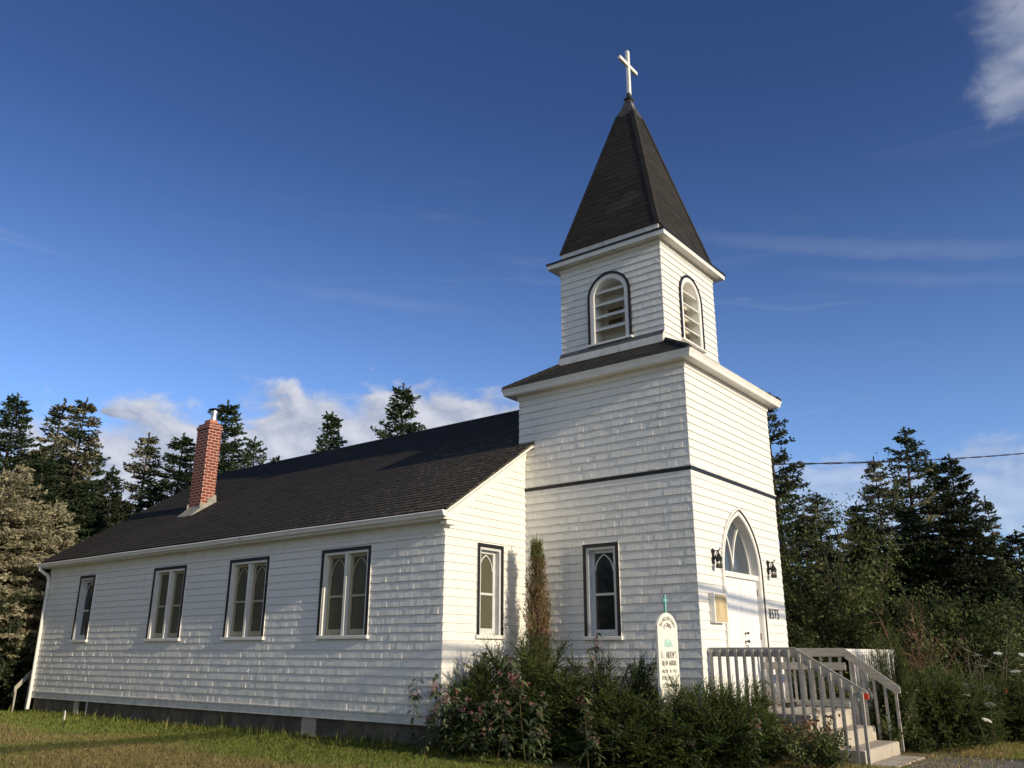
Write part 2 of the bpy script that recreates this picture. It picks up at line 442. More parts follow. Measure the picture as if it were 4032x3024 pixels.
def mobj(name, me, parent=None):
    o = bpy.data.objects.new(name, me); COL.objects.link(o)
    if parent: o.parent = parent
    return o


def unit(a): return a/(np.linalg.norm(a, axis=-1, keepdims=True)+1e-9)


def leaf_quads(P, D, L, Wd, rng, roll=1.0, mid=.45, ref=(0, 0, 1.)):
    """diamond leaves at P along D"""
    D = unit(D); S = unit(np.cross(D, np.broadcast_to(ref, D.shape)))
    Nn = np.cross(S, D); t = (rng.random(len(P))-.5)*2*roll*pi/2
    S = S*np.cos(t)[:, None]+Nn*np.sin(t)[:, None]
    L = np.broadcast_to(L, (len(P),))[:, None]; Wd = np.broadcast_to(Wd, (len(P),))[:, None]
    m = P+D*L*mid
    return np.stack([P, m+S*Wd/2, P+D*L, m-S*Wd/2], 1)


def tag(o, label, cat, group=None, kind=None):
    if label: o['label'] = label
    if cat: o['category'] = cat
    if group: o['group'] = group
    if kind: o['kind'] = kind
    return o


def thing(name, label, cat, loc=(0, 0, 0), rz=0, group=None, scale=None):
    o = bpy.data.objects.new(name, None); COL.objects.link(o); o.empty_display_size = .3
    o.location = loc; o.rotation_euler = (0, 0, rz)
    if scale: o.scale = scale
    return tag(o, label, cat, group)


def dup(root, label, loc, rz, scale=(1, 1, 1), group=None):
    r = root.copy(); COL.objects.link(r); r.location = loc; r.rotation_euler = (0, 0, rz); r.scale = scale
    if label: r['label'] = label
    if group: r['group'] = group
    for ch in list(root.children):
        c = ch.copy(); COL.objects.link(c); c.parent = r
    return r


def frame(O, U, Vv, N):
    O, U, Vv, N = (np.array(a, float) for a in (O, U, Vv, N))
    return lambda u, v, n: tuple(O+U*u+Vv*v+N*n)


def subtract(iv, cut):
    out = []
    for a, b in iv:
        if cut is None or cut[1] <= a or cut[0] >= b: out.append((a, b)); continue
        if cut[0] > a: out.append((a, cut[0]))
        if cut[1] < b: out.append((cut[1], b))
    return out


def rect_cut(u0, u1, v0, v1):
    return lambda va, vb: (u0, u1) if (vb > v0+1e-4 and va < v1-1e-4) else None


def arch_half(w, h, dv):                                     # half width of a gothic arch at height dv above springing
    R = (w*w+h*h)/(2*w)
    if dv >= h: return 0
    return sqrt(max(0, R*R-dv*dv))-(R-w)


def gothic(uc, w, h, spring, d=0, n=14):
    """outline points of a gothic arch offset inwards by d, left spring -> apex -> right spring"""
    R = (w*w+h*h)/(2*w); c = R-w; Rd = R-d
    top = sqrt(max(0, Rd*Rd-c*c)); a1 = atan2(top, -c) ; pts = []
    amax = math.asin(top/Rd)
    for i in range(n+1):
        a = amax*i/n; pts.append((uc-(Rd*cos(a)-c), spring+Rd*sin(a)))
    return pts+[(2*uc-u, v) for u, v in pts[::-1][1:]]


def roundarch(uc, w, spring, d=0, n=18):
    return [(uc-(w-d)*cos(pi*i/n), spring+(w-d)*sin(pi*i/n)) for i in range(n+1)]


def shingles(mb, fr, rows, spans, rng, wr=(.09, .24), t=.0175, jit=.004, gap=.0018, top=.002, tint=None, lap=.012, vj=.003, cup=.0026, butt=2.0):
    """rows of separate overlapping shingles; spans(va,vb) -> [(u0,u1), ...]"""
    for v0, v1 in rows:
        for a, b in spans(v0, v1):
            if b-a < .01: continue
            u = a-rng.random()*wr[0]
            while u < b:
                w = rng.uniform(*wr); s0, s1 = max(u, a), min(u+w-gap, b); u += w
                if s1-s0 < .008: continue
                if b-s1 < .03: s1 = b; u = b+1
                n0 = t+rng.uniform(-jit, jit); na, nb_ = n0+rng.uniform(-cup, cup), n0+rng.uniform(-cup, cup)
                vv = v0+rng.uniform(-vj, vj); vt = v1+lap
                r = rng.random() if tint is None else tint(.5*(s0+s1), v0, rng)
                A, B = fr(s0, vv, na), fr(s1, vv, nb_); Cc, D = fr(s1, vt, top), fr(s0, vt, top)
                mb.poly([A, B, Cc, D], r)
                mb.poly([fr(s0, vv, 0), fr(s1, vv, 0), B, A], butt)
                mb.poly([fr(s0, vv, 0), A, D], r); mb.poly([fr(s1, vv, 0), Cc, B], r)


def backing(mb, fr, vs, spans, n=0):
    for v0, v1 in zip(vs[:-1], vs[1:]):
        vm = .5*(v0+v1)
        sa, sb = spans(v0+1e-3, v0+2e-3), spans(v1-2e-3, v1-1e-3)
        if len(sa) == len(sb):
            for (a0, b0), (a1, b1) in zip(sa, sb):
                mb.poly([fr(a0, v0, n), fr(b0, v0, n), fr(b1, v1, n), fr(a1, v1, n)])
        else:
            for a, b in spans(vm-1e-3, vm+1e-3): mb.poly([fr(a, v0, n), fr(b, v0, n), fr(b, v1, n), fr(a, v1, n)])


# ------------------------------------------------------------------ the setting: ground
def ground():
    mb = MB().use('dry_lawn_soil')
    mb.poly([(-900, -900, 0), (900, -900, 0), (900, 900, 0), (-900, 900, 0)])
    tag(mb.build('ground'), None, None, kind='structure')
    rng = random.Random(4); mb = MB().use('grey_gravel')
    edge = [(-3.5, -3.35), (-1.6, -3.0), (-.2, -2.72), (.6, -2.62), (1.7, -2.62), (2.6, -3.0), (3.6, -3.5), (5.2, -3.75), (8, -4.1), (14, -4.4), (30, -4.6)]
    pts = []
    for (x0, y0), (x1, y1) in zip(edge[:-1], edge[1:]):
        for k in range(8): pts.append((x0+(x1-x0)*k/8, y0+(y1-y0)*k/8+rng.uniform(-.07, .07), .004))
    mb.poly(pts+[(30, -8.5, .004), (-3.5, -8.5, .004)])
    tag(mb.build('gravel_drive'), None, None, kind='structure')
    rg = np.random.default_rng(12); n = 15000                            # loose stones on the drive
    x = rg.uniform(-.6, 9, n); y = np.interp(x, [e[0] for e in edge], [e[1] for e in edge])-rg.uniform(-.12, 1.5, n)**1.0
    r = rg.uniform(.004, .013, n)*(1+(rg.random(n) < .05)); q = rg.normal(0, 1, (n, 4, 3)); q /= np.linalg.norm(q, axis=2, keepdims=True)
    q *= (r[:, None]*rg.uniform(.8, 1.3, (n, 4)))[:, :, None]; q[:, :, 2] *= .7; q += np.stack([x, y, r*.5+.006], 1)[:, None, :]
    tri = np.stack([q[:, [0, 1, 2]], q[:, [0, 1, 3]], q[:, [0, 2, 3]], q[:, [1, 2, 3]]], 1).reshape(-1, 3, 3)
    tag(mobj('gravel_stones', leaf_mesh('gravel_stones', tri, 3, np.repeat(rg.random(n), 4), 'loose_stones')), 'loose grey stones scattered over the gravel drive', 'gravel', kind='stuff')


mat_leaf('loose_stones', (.10, .095, .085), (.34, .31, .27), .9, 0.0)
ground()

# ------------------------------------------------------------------ church dimensions
WT, DT = 3.6, 3.53            # tower plan
A_, YN, LN = 2.196, 3.394, 13.862
XR = 2.366                    # ridge
EAVE_O, RAKE_O, ZE, SLOPE = .2254, .2025, 3.706, .6472
ZR = 6.804
YB = YN+LN
XN2 = 2*XR+A_
BI = .66                      # belfry inset
church = thing('church', 'white shingled church with front tower, belfry and dark pointed spire', 'church')
SH = 'white_shingle_paint'


def window(uc0, uc1, fr, lights=2, sash='cream_sash_paint', glass='textured_pane', ztop=3.267, zbot=1.70, arch=True, label=None):
    """one framed window seen from outside; fr(u,v,n), n outwards. u0<u1."""
    u0, u1 = min(uc0, uc1), max(uc0, uc1)
    w = bpy.data.objects.new('window', None); COL.objects.link(w); w.parent = church; w.empty_display_size = .2
    if label: w['label'] = label
    zs = zbot+.055
    R = lambda d, b=0: [(u0+d, zs+b), (u0+d, ztop-d), (u1-d, ztop-d), (u1-d, zs+b)]
    m = MB().use('white_trim_paint'); m.band(fr, R(-.006), R(.052), -.01, .028); m.build('casing', w)
    m = MB().use('black_trim_paint'); m.band(fr, R(-.003), R(.056), .0285, .042); m.build('black_moulding', w)
    m = MB().use('white_trim_paint'); m.bevbox(u0-.03, u1+.03, zbot-.005, zs, -.02, .062, .006, fr); m.build('sill', w)
    m = MB().use('grey_sash_paint' if sash != 'cream_sash_paint' else 'white_trim_paint')
    rr = lambda d: [(u0+d, zs), (u0+d, ztop-d), (u1-d, ztop-d), (u1-d, zs)]
    m.band(fr, rr(.056), rr(.10), -.12, .022)
    inner0, inner1 = u0+.10, u1-.10
    li = [(inner0, inner1)]
    if lights == 2:
        c = .5*(u0+u1); m.box(c-.03, c+.03, zs, ztop-.1, -.12, .021, fr); li = [(inner0, c-.03), (c+.03, inner1)]
    m.build('frame', w)
    s = MB().use(sash); g = MB().use(glass)
    for a, b in li:
        zm = zs+.48*(ztop-.1-zs); zt = ztop-.1
        o = [(a, zs), (a, zt), (b, zt), (b, zs)]; sw = .066
        s.band(fr, o, [(a+sw, zs+.11), (a+sw, zt-sw*.8), (b-sw, zt-sw*.8), (b-sw, zs+.11)], -.10, -.07)
        s.poly([fr(a, zs, -.07), fr(b, zs, -.07), fr(b-sw, zs+.11, -.07), fr(a+sw, zs+.11, -.07)])
        s.box(a+sw, b-sw, zm-.02, zm+.02, -.10, -.066, fr)
        if arch:
            hw = (b-a)/2-sw; h = hw*1.55; uc = .5*(a+b); sp = zt-sw*.8-h-.012
            s.band(fr, gothic(uc, hw, h, sp, 0, 8), gothic(uc, hw, h, sp, .02, 8), -.09, -.074)
        g.poly([fr(a, zs, -.092), fr(b, zs, -.092), fr(b, zt, -.092), fr(a, zt, -.092)])
    s.build('sash', w); g.build('pane', w)
    return (u0, u1, zbot, ztop)


def nave():
    rng = random.Random(11)
    frS = frame((-A_, 0, 0), (0, 1, 0), (0, 0, 1), (-1, 0, 0))           # long side wall
    frF = frame((0, YN, 0), (1, 0, 0), (0, 0, 1), (0, -1, 0))            # front gable
    frB = frame((0, YB, 0), (1, 0, 0), (0, 0, 1), (0, 1, 0))
    frR = frame((XN2, 0, 0), (0, 1, 0), (0, 0, 1), (1, 0, 0))
    wins = []
    lab = ['double window with two pointed-arch lights, first from the tower end', 'double window with two pointed-arch lights, second from the tower end',
           'double window with plain dark lights, third from the tower end']
    for i, (a, b_) in enumerate([(5.105, 6.41), (7.99, 9.28), (10.87, 12.16)]):
        wins.append(window(a, b_, frS, 2, arch=i < 2, label=lab[i]))
    wins.append(window(14.83, 15.565, frS, 1, sash='grey_sash_paint', glass='clear_pane', label='narrow single window at the rear end'))
    fw_ = window(-1.385, -.69, frF, 1, sash='grey_sash_paint', label='narrow arched-light window on the nave front')
    cuts = [rect_cut(*w) for w in wins]

    def spS(va, vb):
        iv = [(YN-.012, YB+.01)]
        for c in cuts: iv = subtract(iv, c(va, vb))
        return iv
    EX, Z0 = .1375, .554
    rows = [(Z0+EX*k, Z0+EX*(k+1)) for k in range(22)]
    mb = MB().use(SH)
    vs = sorted({.40, 3.60, *[w[2] for w in wins], *[w[3] for w in wins]})
    backing(mb, frS, vs, spS, -.002)
    shingles(mb, frS, rows, spS, rng)
    rake = lambda v: max(-A_, (v-ZE)/SLOPE-A_-EAVE_O+.10)
    cF = rect_cut(*fw_)

    def spF(va, vb):
        return subtract([(rake(vb), .0)], cF(va, vb))
    rowsF = [(Z0+EX*k, Z0+EX*(k+1)) for k in range(35)]
    vsF = [.40, fw_[2], fw_[3], 3.58, 3.75]+[3.75+.2*k for k in range(1, 9)]
    backing(mb, frF, vsF, spF, -.002)
    shingles(mb, frF, [r for r in rowsF if r[1] < 5.25], spF, rng, jit=.0006, gap=.0005, cup=.0003, vj=.0012)
    # remaining sides, plain courses
    mirror = lambda sp: (lambda va, vb: [(2*XR-b_, 2*XR-a_) for a_, b_ in sp(va, vb)])
    backing(mb, frF, [.4, 3.6]+[3.6+.2*k for k in range(1, 16)], lambda va, vb: [(WT, min(XN2, 2*XR-rake(vb)))], -.002)
    shingles(mb, frF, [r for r in rowsF if r[1] < 5.6], lambda va, vb: [(WT, min(XN2, 2*XR-rake(vb)))], rng)
    full = lambda va, vb: [(max(-A_, rake(va)), min(XN2, 2*XR-rake(va)))]
    backing(mb, frB, [.4, 3.6]+[3.6+.2*k for k in range(1, 16)], full, 0)
    backing(mb, frR, [.4, 3.6], lambda va, vb: [(YN, YB)], 0)
    shingles(mb, frR, rows, lambda va, vb: [(YN, YB)], rng, wr=(.2, .45))
    mb.build('nave_wall', church)
    # skirt board with ledge
    m = MB().use('worn_white_paint')
    prof = [(-.01, .385), (.016, .385), (.016, .515), (.036, .519), (.038, .546), (.0, .562)]
    m.rect_loft(-A_, XN2, YN, YB, prof); m.build('skirt_board', church)
    # foundation with pier and cellar opening
    m = MB().use('foundation_concrete'); m.box(-A_+.05, XN2-.05, YN+.05, YB-.05, -.1, .392)
    m.build('foundation', church)
    m = MB().use('step_concrete'); m.box(-A_+.03, -A_+.2, 6.35, 6.74, -.1, .39); m.build('foundation_pier', church)
    m = MB().use('step_concrete'); m.box(-A_+.02, -A_+.2, 14.84, 15.06, -.1, .385)
    m.build('foundation_pier', church)
    m = MB().use('black_trim_paint'); m.box(-A_+.035, -A_+.2, 14.50, 14.83, .06, .375)
    m.use('worn_white_paint'); m.box(-A_+.025, -A_+.2, 14.475, 14.50, .03, .375); m.box(-A_+.025, -A_+.2, 14.50, 14.83, .03, .06)
    m.build('cellar_window', church)
    # roof
    hyp = sqrt(1+SLOPE*SLOPE); cs, sn = 1/hyp, SLOPE/hyp
    Wd = (XR+A_+EAVE_O)*hyp
    y0, y1 = YN-RAKE_O, YB+RAKE_O
    root = MB().use('asphalt_shingles')
    rowsR = []; v = 0
    while v < Wd-.05: rowsR.append((v, v+.135)); v += .135
    rr = random.Random(5)
    tint = lambda u, v, r: min(1, max(0, r.gauss(.45, .11)))
    for side in (0, 1):
        if side == 0: fr = frame((-A_-EAVE_O, y0, ZE), (0, 1, 0), (cs, 0, sn), (-sn, 0, cs))
        else: fr = frame((2*XR+A_+EAVE_O, y0, ZE), (0, 1, 0), (-cs, 0, sn), (sn, 0, cs))
        root.rnd = .3; root.box(-.014, y1-y0+.014, -.004, Wd-.002, -.03, -.001, fr)
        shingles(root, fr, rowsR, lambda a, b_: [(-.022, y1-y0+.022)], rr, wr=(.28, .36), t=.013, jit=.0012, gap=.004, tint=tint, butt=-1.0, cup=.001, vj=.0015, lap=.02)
    # ridge caps
    y = y0
    while y < y1:
        for sg in (-1, 1):
            fr = frame((XR, y, ZR+.016), (0, 1, 0), (sg*cs, 0, -sn), (sg*sn, 0, cs))
            root.rnd = rr.random(); root.box(0, .30, 0, .16, .0, .012 if int(y*7) % 2 else .014, fr)
        y += .145*2
    ro = root.build('nave_roof', church)
    # rake boards + soffits
    for fy, sgn in ((y0, 1), (y1, -1)):
        m = MB().use('white_trim_paint')
        for side in (-1, 1):
            X = lambda x: x if side < 0 else 2*XR-x
            def quadbox(xa, xb, zoff0, zoff1, ya, yb):
                za = lambda x: ZE+(x+A_+EAVE_O)*SLOPE
                P = [(X(x), yy, za(x)+zo) for x in (xa, xb) for yy in (ya, yb) for zo in (zoff0, zoff1)]
                for q in ((0, 1, 3, 2), (4, 6, 7, 5), (0, 4, 5, 1), (2, 3, 7, 6), (0, 2, 6, 4), (1, 5, 7, 3)): m.poly([P[k] for k in q])
            xe = -A_-EAVE_O
            quadbox(xe, XR, -.085, -.042, fy-sgn*.006, fy+sgn*.02)              # narrow fascia
            m.use('black_trim_paint'); quadbox(xe+.02, XR, -.112, -.0755, fy+sgn*.03, fy+sgn*.05)  # black strip stands for the dark gap below the fascia
            m.use('soffit_paint'); quadbox(xe+.02, XR, -.118, -.0355, fy+sgn*.051, fy+sgn*RAKE_O)
            m.use('white_trim_paint'); quadbox(xe+.22, XR if sgn < 0 else .0 if side < 0 else .0, -.335, -.119, fy+sgn*(RAKE_O-.03), fy+sgn*(RAKE_O+.004))
        m.build('rake_board', ro)
    # gutter and soffit on the visible eave (and its twin)
    for side in (-1, 1):
        X = lambda x: x if side < 0 else 2*XR-x
        m = MB().use('white_trim_paint'); xg = -A_-EAVE_O
        prof = [(xg+.03, ZE-.035), (xg-.085, ZE-.028), (xg-.095, ZE-.045), (xg-.075, ZE-.075), (xg-.065, ZE-.112), (xg-.02, ZE-.128), (xg+.03, ZE-.128)]
        ya, yb = y0-.02, y1+.01
        n = 40
        for k in range(n):
            s0, s1 = ya+(yb-ya)*k/n, ya+(yb-ya)*(k+1)/n
            sag = lambda y_: .003*sin(y_*1.1)+.002*sin(y_*2.9)-.0015*(y_-YN)
            for (xa, za), (xb, zb) in zip(prof[1:-1], prof[2:]):
                m.poly([(X(xa), s0, za+sag(s0)), (X(xa), s1, za+sag(s1)), (X(xb), s1, zb+sag(s1)), (X(xb), s0, zb+sag(s0))])
            (xa, za), (xb, zb) = (xg+.03, ZE-.10), (xg-.08, ZE-.06)
            m.poly([(X(xa), s0, za), (X(xa), s1, za), (X(xb), s1, zb), (X(xb), s0, zb)])
        for yy in (ya, yb): m.poly([(X(x), yy, z) for x, z in prof])
        m.build('gutter', ro)
        m = MB().use('soffit_paint')
        m.box(min(X(xg+.0), X(-A_+.0)), max(X(xg), X(-A_)), y0+.03, y1-.03, 3.545, 3.575)
        m.use('white_trim_paint'); m.box(min(X(-A_-.022), X(-A_)), max(X(-A_-.022), X(-A_)), YN, YB, 3.38, 3.544)
        m.build('soffit', ro)
    # eave return at the front corner
    m = MB().use('white_trim_paint')
    m.bevbox(-A_-.13, -A_+.10, y0+.045, YN-.002, 3.47, 3.543, .008)
    m.build('eave_return', ro)
    # downspout at the rear corner
    m = MB().use('white_trim_paint')
    m.tube([(-A_-.27, YB+.08, 3.60), (-A_-.27, YB+.06, 3.50), (-A_-.09, YB-.0, 3.36), (-A_-.055, YB-.03, 3.24), (-A_-.055, YB-.03, .45), (-A_-.075, YB-.05, .12)], .042, 10)
    m.build('downspout', church)


def chimney():
    c = bpy.data.objects.new('chimney', None); COL.objects.link(c); c.parent = church
    x0, x1, y0, y1 = -.63, -.25, 13.22, 13.76
    m = MB().use('red_brick')
    rng = random.Random(2)
    m.bevbox(x0, x1, y0, y1, 4.6, 7.045, .006)
    m.bevbox(x0-.022, x1+.022, y0-.022, y1+.022, 7.047, 7.12, .006)
    m.bevbox(x0+.006, x1-.006, y0+.006, y1-.006, 7.122, 7.195, .008)
    m.build('brick_stack', c)
    m = MB().use('terracotta'); m.bevbox(x0+.08, x1-.065, y0+.12, y1-.15, 7.196, 7.315, .012); m.build('clay_flue', c)
    m = MB().use('galvanised_steel')
    cx, cy = -.36, 13.49
    m.lathe((cx, cy, 7.316), [(.10, 0), (.085, .01), (.078, .02), (.078, .20), (.092, .205), (.092, .265), (.06, .27), (.06, .30)], 18)
    m.use('black_iron'); m.lathe((cx, cy, 7.62), [(.155, 0), (.16, .008), (.09, .035), (.015, .06)], 18)
    m.build('flue_pipe', c, True)
    # cement flashing that follows the roof slope
    m = MB().use('flashing_cement')
    rz = lambda x: ZE+(x+A_+EAVE_O)*SLOPE+.012
    for y_, s in ((y0, -1), (y1, 1)):
        P = [(x0-.03, y_, rz(x0-.03)), (x0-.03, y_, rz(x0)+.20), (x0+.17, y_, rz(x0)+.20), (x0+.175, y_, rz(x0)+.33), (x1+.02, y_, rz(x1)+.22), (x1+.05, y_, rz(x1+.05))]
        Q = [(x, y_+s*.022, z) for x, y, z in P]
        m.poly(Q); m.poly(P)
        for i in range(len(P)): j = (i+1) % len(P); m.poly([P[i], P[j], Q[j], Q[i]])
    P = [(x0-.002, y0-.03, rz(x0)+.13), (x0-.002, y1+.03, rz(x0)+.13), (x0-.03, y1+.04, rz(x0)+.07), (x0-.03, y0-.05, rz(x0)+.07), (x0-.24, y0-.02, rz(x0-.24)), (x0-.20, y1+.16, rz(x0-.20))]
    m.poly([P[0], P[1], P[2], P[3]]); m.poly([P[3], P[2], P[5], P[4]])
    m.poly([(x0-.002, y0-.03, rz(x0)), P[0], P[3], P[4]]); m.poly([(x0-.002, y1+.03, rz(x0)), P[1], P[2], P[5]])
    m.build('flashing', c)


def tower():
    rng = random.Random(21)
    frS = frame((0, 0, 0), (0, 1, 0), (0, 0, 1), (-1, 0, 0))
    frF = frame((0, 0, 0), (1, 0, 0), (0, 0, 1), (0, -1, 0))
    frR = frame((WT, 0, 0), (0, 1, 0), (0, 0, 1), (1, 0, 0))
    frB = frame((0, DT, 0), (1, 0, 0), (0, 0, 1), (0, 1, 0))
    tw = window(1.405, 2.112, frS, 1, sash='grey_sash_paint', glass='clear_pane', zbot=1.68, label='narrow arched-light window on the tower side')
    cS = rect_cut(*tw)
    EX = .1424; BZ0, BZ1 = 4.345, 4.44
    low = [(4.242-EX*(k+1), 4.242-EX*k) for k in range(28)]+[(4.242, BZ0)]
    upr = [(BZ1, 4.588)]+[(4.588+EX*k, 4.588+EX*(k+1)) for k in range(11)]+[(4.588+EX*11, 6.24)]
    rows = sorted(low+upr)
    # doorway opening
    UC, HW, SP = 1.765, .872, 2.80; HA = 1.146
    def cD(va, vb):
        d = .055
        if va < .62: return (UC-HW+d, UC+HW-d) if vb > .62 else None
        if va < SP: return (UC-HW+d, UC+HW-d)
        h = arch_half(HW, HA, va-SP)-d
        return (UC-h, UC+h) if h > 0 else None
    spS = lambda va, vb: subtract([(-.012, DT)], cS(va, vb))
    spF = lambda va, vb: subtract([(-.012, WT+.012)], cD(va, vb))
    spR = lambda va, vb: [(-.012, DT)]
    mb = MB().use(SH)
    backing(mb, frS, [.2, tw[2], tw[3], 6.25], spS, -.002)
    backing(mb, frF, [.2, .62, SP]+[SP+HA*k/26 for k in range(1, 27)]+[6.25], spF, -.002)
    backing(mb, frR, [.2, 6.25], spR, -.002); backing(mb, frB, [.2, 6.25], lambda a, b: [(0, WT)], 0)
    shingles(mb, frS, rows, spS, rng); shingles(mb, frF, rows, spF, rng, jit=.0006, gap=.0005, cup=.0003, vj=.0012); shingles(mb, frR, rows, spR, rng)
    mb.build('tower_wall', church)
    m = MB().use('foundation_concrete'); m.box(.04, WT-.04, .04, DT, -.1, .42); m.build('foundation', church)
    # string course: black band under a white weathered drip ledge
    m = MB().use('black_trim_paint'); m.rect_loft(0, WT, 0, DT, [(0, BZ0-.002), (.028, BZ0), (.03, BZ0+.058), (0, BZ0+.058)])
    m.use('worn_white_paint'); m.rect_loft(0, WT, 0, DT, [(0, BZ0+.059), (.036, BZ0+.06), (.036, BZ0+.085), (.0, BZ1+.015)])
    m.use('white_trim_paint'); m.rect_loft(0, WT, 0, DT, [(0, 4.24), (.016, 4.24), (.014, BZ0-.003)])
    m.build('string_course', church)
    # eave: frieze, soffit, gutter-like crown, hipped skirt roof
    m = MB().use('white_trim_paint'); m.rect_loft(0, WT, 0, DT, [(.014, 6.13), (.018, 6.13), (.03, 6.155), (.03, 6.235)]); fz = m
    m.use('soffit_paint'); m.rect_loft(0, WT, 0, DT, [(.0, 6.236), (.19, 6.236)])
    m.use('white_trim_paint'); m.rect_loft(0, WT, 0, DT, [(.185, 6.228), (.215, 6.228), (.225, 6.25), (.232, 6.29), (.252, 6.335), (.262, 6.355), (.245, 6.362), (.2, 6.35)])
    m.build('tower_eave', church)
    E = .235; zE = 6.358; top_in = BI-.10; sl2 = .667
    m = MB().use('asphalt_shingles'); m.rect_loft(0, WT, 0, DT, [(E, zE-.025), (E, zE), (-BI, zE+(E+BI)*sl2)], .3)
    rr = random.Random(8)
    hyp = sqrt(1+sl2*sl2); Wd = (E+BI)*hyp
    tint = lambda u, v, r: min(1, max(0, r.gauss(.38, .16)))
    for (O, U, Nn, Ln) in (((-E, -E, zE), (0, 1, 0), (1, 0), DT+2*E), ((-E, -E, zE), (1, 0, 0), (0, 1), WT+2*E), ((WT+E, -E, zE), (0, 1, 0), (-1, 0), DT+2*E), ((-E, DT+E, zE), (1, 0, 0), (0, -1), WT+2*E)):
        fr = frame(O, U, (Nn[0]/hyp, Nn[1]/hyp, sl2/hyp), (-Nn[0]*sl2/hyp, -Nn[1]*sl2/hyp, 1/hyp))
        rows2 = [(.14*k-.012, .14*(k+1)-.012) for k in range(int(Wd/.14))]
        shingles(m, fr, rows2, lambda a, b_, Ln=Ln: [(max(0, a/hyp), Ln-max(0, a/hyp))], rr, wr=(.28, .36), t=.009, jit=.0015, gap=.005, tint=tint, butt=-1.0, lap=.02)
    for (sx, sy) in ((0, 0), (1, 0), (0, 1), (1, 1)):                    # hip caps
        a = V3(-E if not sx else WT+E, -E if not sy else DT+E, zE+.012); bq = V3(BI if not sx else WT-BI, BI if not sy else DT-BI, zE+(E+BI)*sl2+.014)
        m.tube([a, bq], [.05, .05], 4)
    m.build('tower_roof', church)


def doorway():
    frF = frame((0, 0, 0), (1, 0, 0), (0, 0, 1), (0, -1, 0))
    UC, HW, SP, HA, Z0 = 1.765, .872, 2.80, 1.146, .65
    def out(d, n=14): return [(UC-HW+d, Z0)]+gothic(UC, HW, HA, SP, d, n)+[(UC+HW-d, Z0)]
    d = bpy.data.objects.new('doorway', None); COL.objects.link(d); d.parent = church
    m = MB().use('black_trim_paint'); m.band(frF, out(.034), out(.056), -.01, .038); m.build('black_moulding', d)
    m = MB().use('white_trim_paint'); m.band(frF, out(0), out(.034), -.02, .046); m.band(frF, out(.056), out(.125), -.02, .024)
    m.band(frF, out(.125), out(.135), -.22, .012); m.build('casing', d)
    m = MB().use('white_trim_paint')
    a, b_ = UC-HW+.135, UC+HW-.135
    m.box(a, b_, 2.715, 2.80, -.22, -.012, frF)
    m.build('transom_bar', d)
    m = MB().use('white_trim_paint'); m.box(a, b_, Z0-.03, Z0+.02, -.22, .03, frF); m.build('threshold', d)
    # fanlight
    g = MB().use('transom_pane'); pts = gothic(UC, HW, HA, SP, .13, 14)
    g.poly([frF(u, v, -.185) for u, v in pts]); g.build('pane', d)
    m = MB().use('white_trim_paint')
    m.band(frF, gothic(UC, HW, HA, SP, .13), gothic(UC, HW, HA, SP, .165), -.19, -.15)
    R = (HW*HW+HA*HA)/(2*HW); hw = HW-.135
    for sgn in (-1, 1):                                                   # two bars that spring from the middle of the sill and curve outwards
        o, i = [], []
        for k in range(13):
            v = k/12*.80; u = sgn*(R-sqrt(R*R-v*v))
            lim = arch_half(HW, HA, v)-.14
            if abs(u) > lim: break
            o.append((UC+u-.02, SP+v)); i.append((UC+u+.02, SP+v))
        m.band(frF, o, i, -.19, -.15)
    m.build('tracery', d)
    # two panelled leaves
    c = UC
    for (u0, u1, hand) in ((a+.002, c-.003, 1), (c+.003, b_-.002, 0)):
        dr = bpy.data.objects.new('door', None); COL.objects.link(dr); dr.parent = church
        m = MB().use('door_paint'); z0, z1 = Z0+.022, 2.713
        cols = [(u0+.10, (u0+u1)/2-.05), ((u0+u1)/2+.05, u1-.10)]
        rws = [(z0+.17, z0+.80), (z0+.93, z0+1.60), (z0+1.72, z1-.12)]
        us = sorted([u0, u1]+[x for c_ in cols for x in c_]); zs = sorted([z0, z1]+[z for r in rws for z in r])
        for i in range(len(us)-1):
            for j in range(len(zs)-1):
                p = (us[i], us[i+1]) in [tuple(x) for x in cols] and (zs[j], zs[j+1]) in [tuple(x) for x in rws]
                if not p:
                    m.poly([frF(us[i], zs[j], -.06), frF(us[i+1], zs[j], -.06), frF(us[i+1], zs[j+1], -.06), frF(us[i], zs[j+1], -.06)])
                else:
                    P = lambda e, n: [(us[i]+e, zs[j]+e, n), (us[i+1]-e, zs[j]+e, n), (us[i+1]-e, zs[j+1]-e, n), (us[i]+e, zs[j+1]-e, n)]
                    seq = [P(0, -.06), P(.01, -.066), P(.03, -.066), P(.055, -.061)]
                    for q0, q1 in zip(seq[:-1], seq[1:]):
                        for k in range(4): m.poly([frF(*q0[k]), frF(*q0[(k+1) % 4]), frF(*q1[(k+1) % 4]), frF(*q1[k])])
                    m.poly([frF(*q) for q in seq[-1]])
        m.box(u0, u1, z0, z1, -.105, -.0605+.0-.014, frF)
        m.build('door_leaf', dr)
        if hand == 0:
            m = MB().use('brass_knob')
            for zz, r in ((1.665, .032), (1.80, .026)):
                mk = 0; fr2 = [frF(u0+.065, zz, n) for n in (-.058, -.02, .0, .018)]
                m.tube(fr2, [.014, .014, r, r*.6], 10); m.build('knob' if zz < 1.7 else 'deadbolt', dr); m = MB().use('brass_knob')
            m.tube([frF(u0+.065, 1.60, -.055), frF(u0+.065, 1.60, -.02), frF(u0+.065, 1.48, -.02), frF(u0+.065, 1.42, -.055)], .01, 8)
            m.build('handle', dr)
    # hinges on the right jamb
    m = MB().use('brass_knob')
    for z in (.9, 1.7, 2.45): m = MB().use('brass_knob'); m.box(b_-.012, b_+.004, z, z+.11, -.06, -.045, frF); m.build('hinge', d)


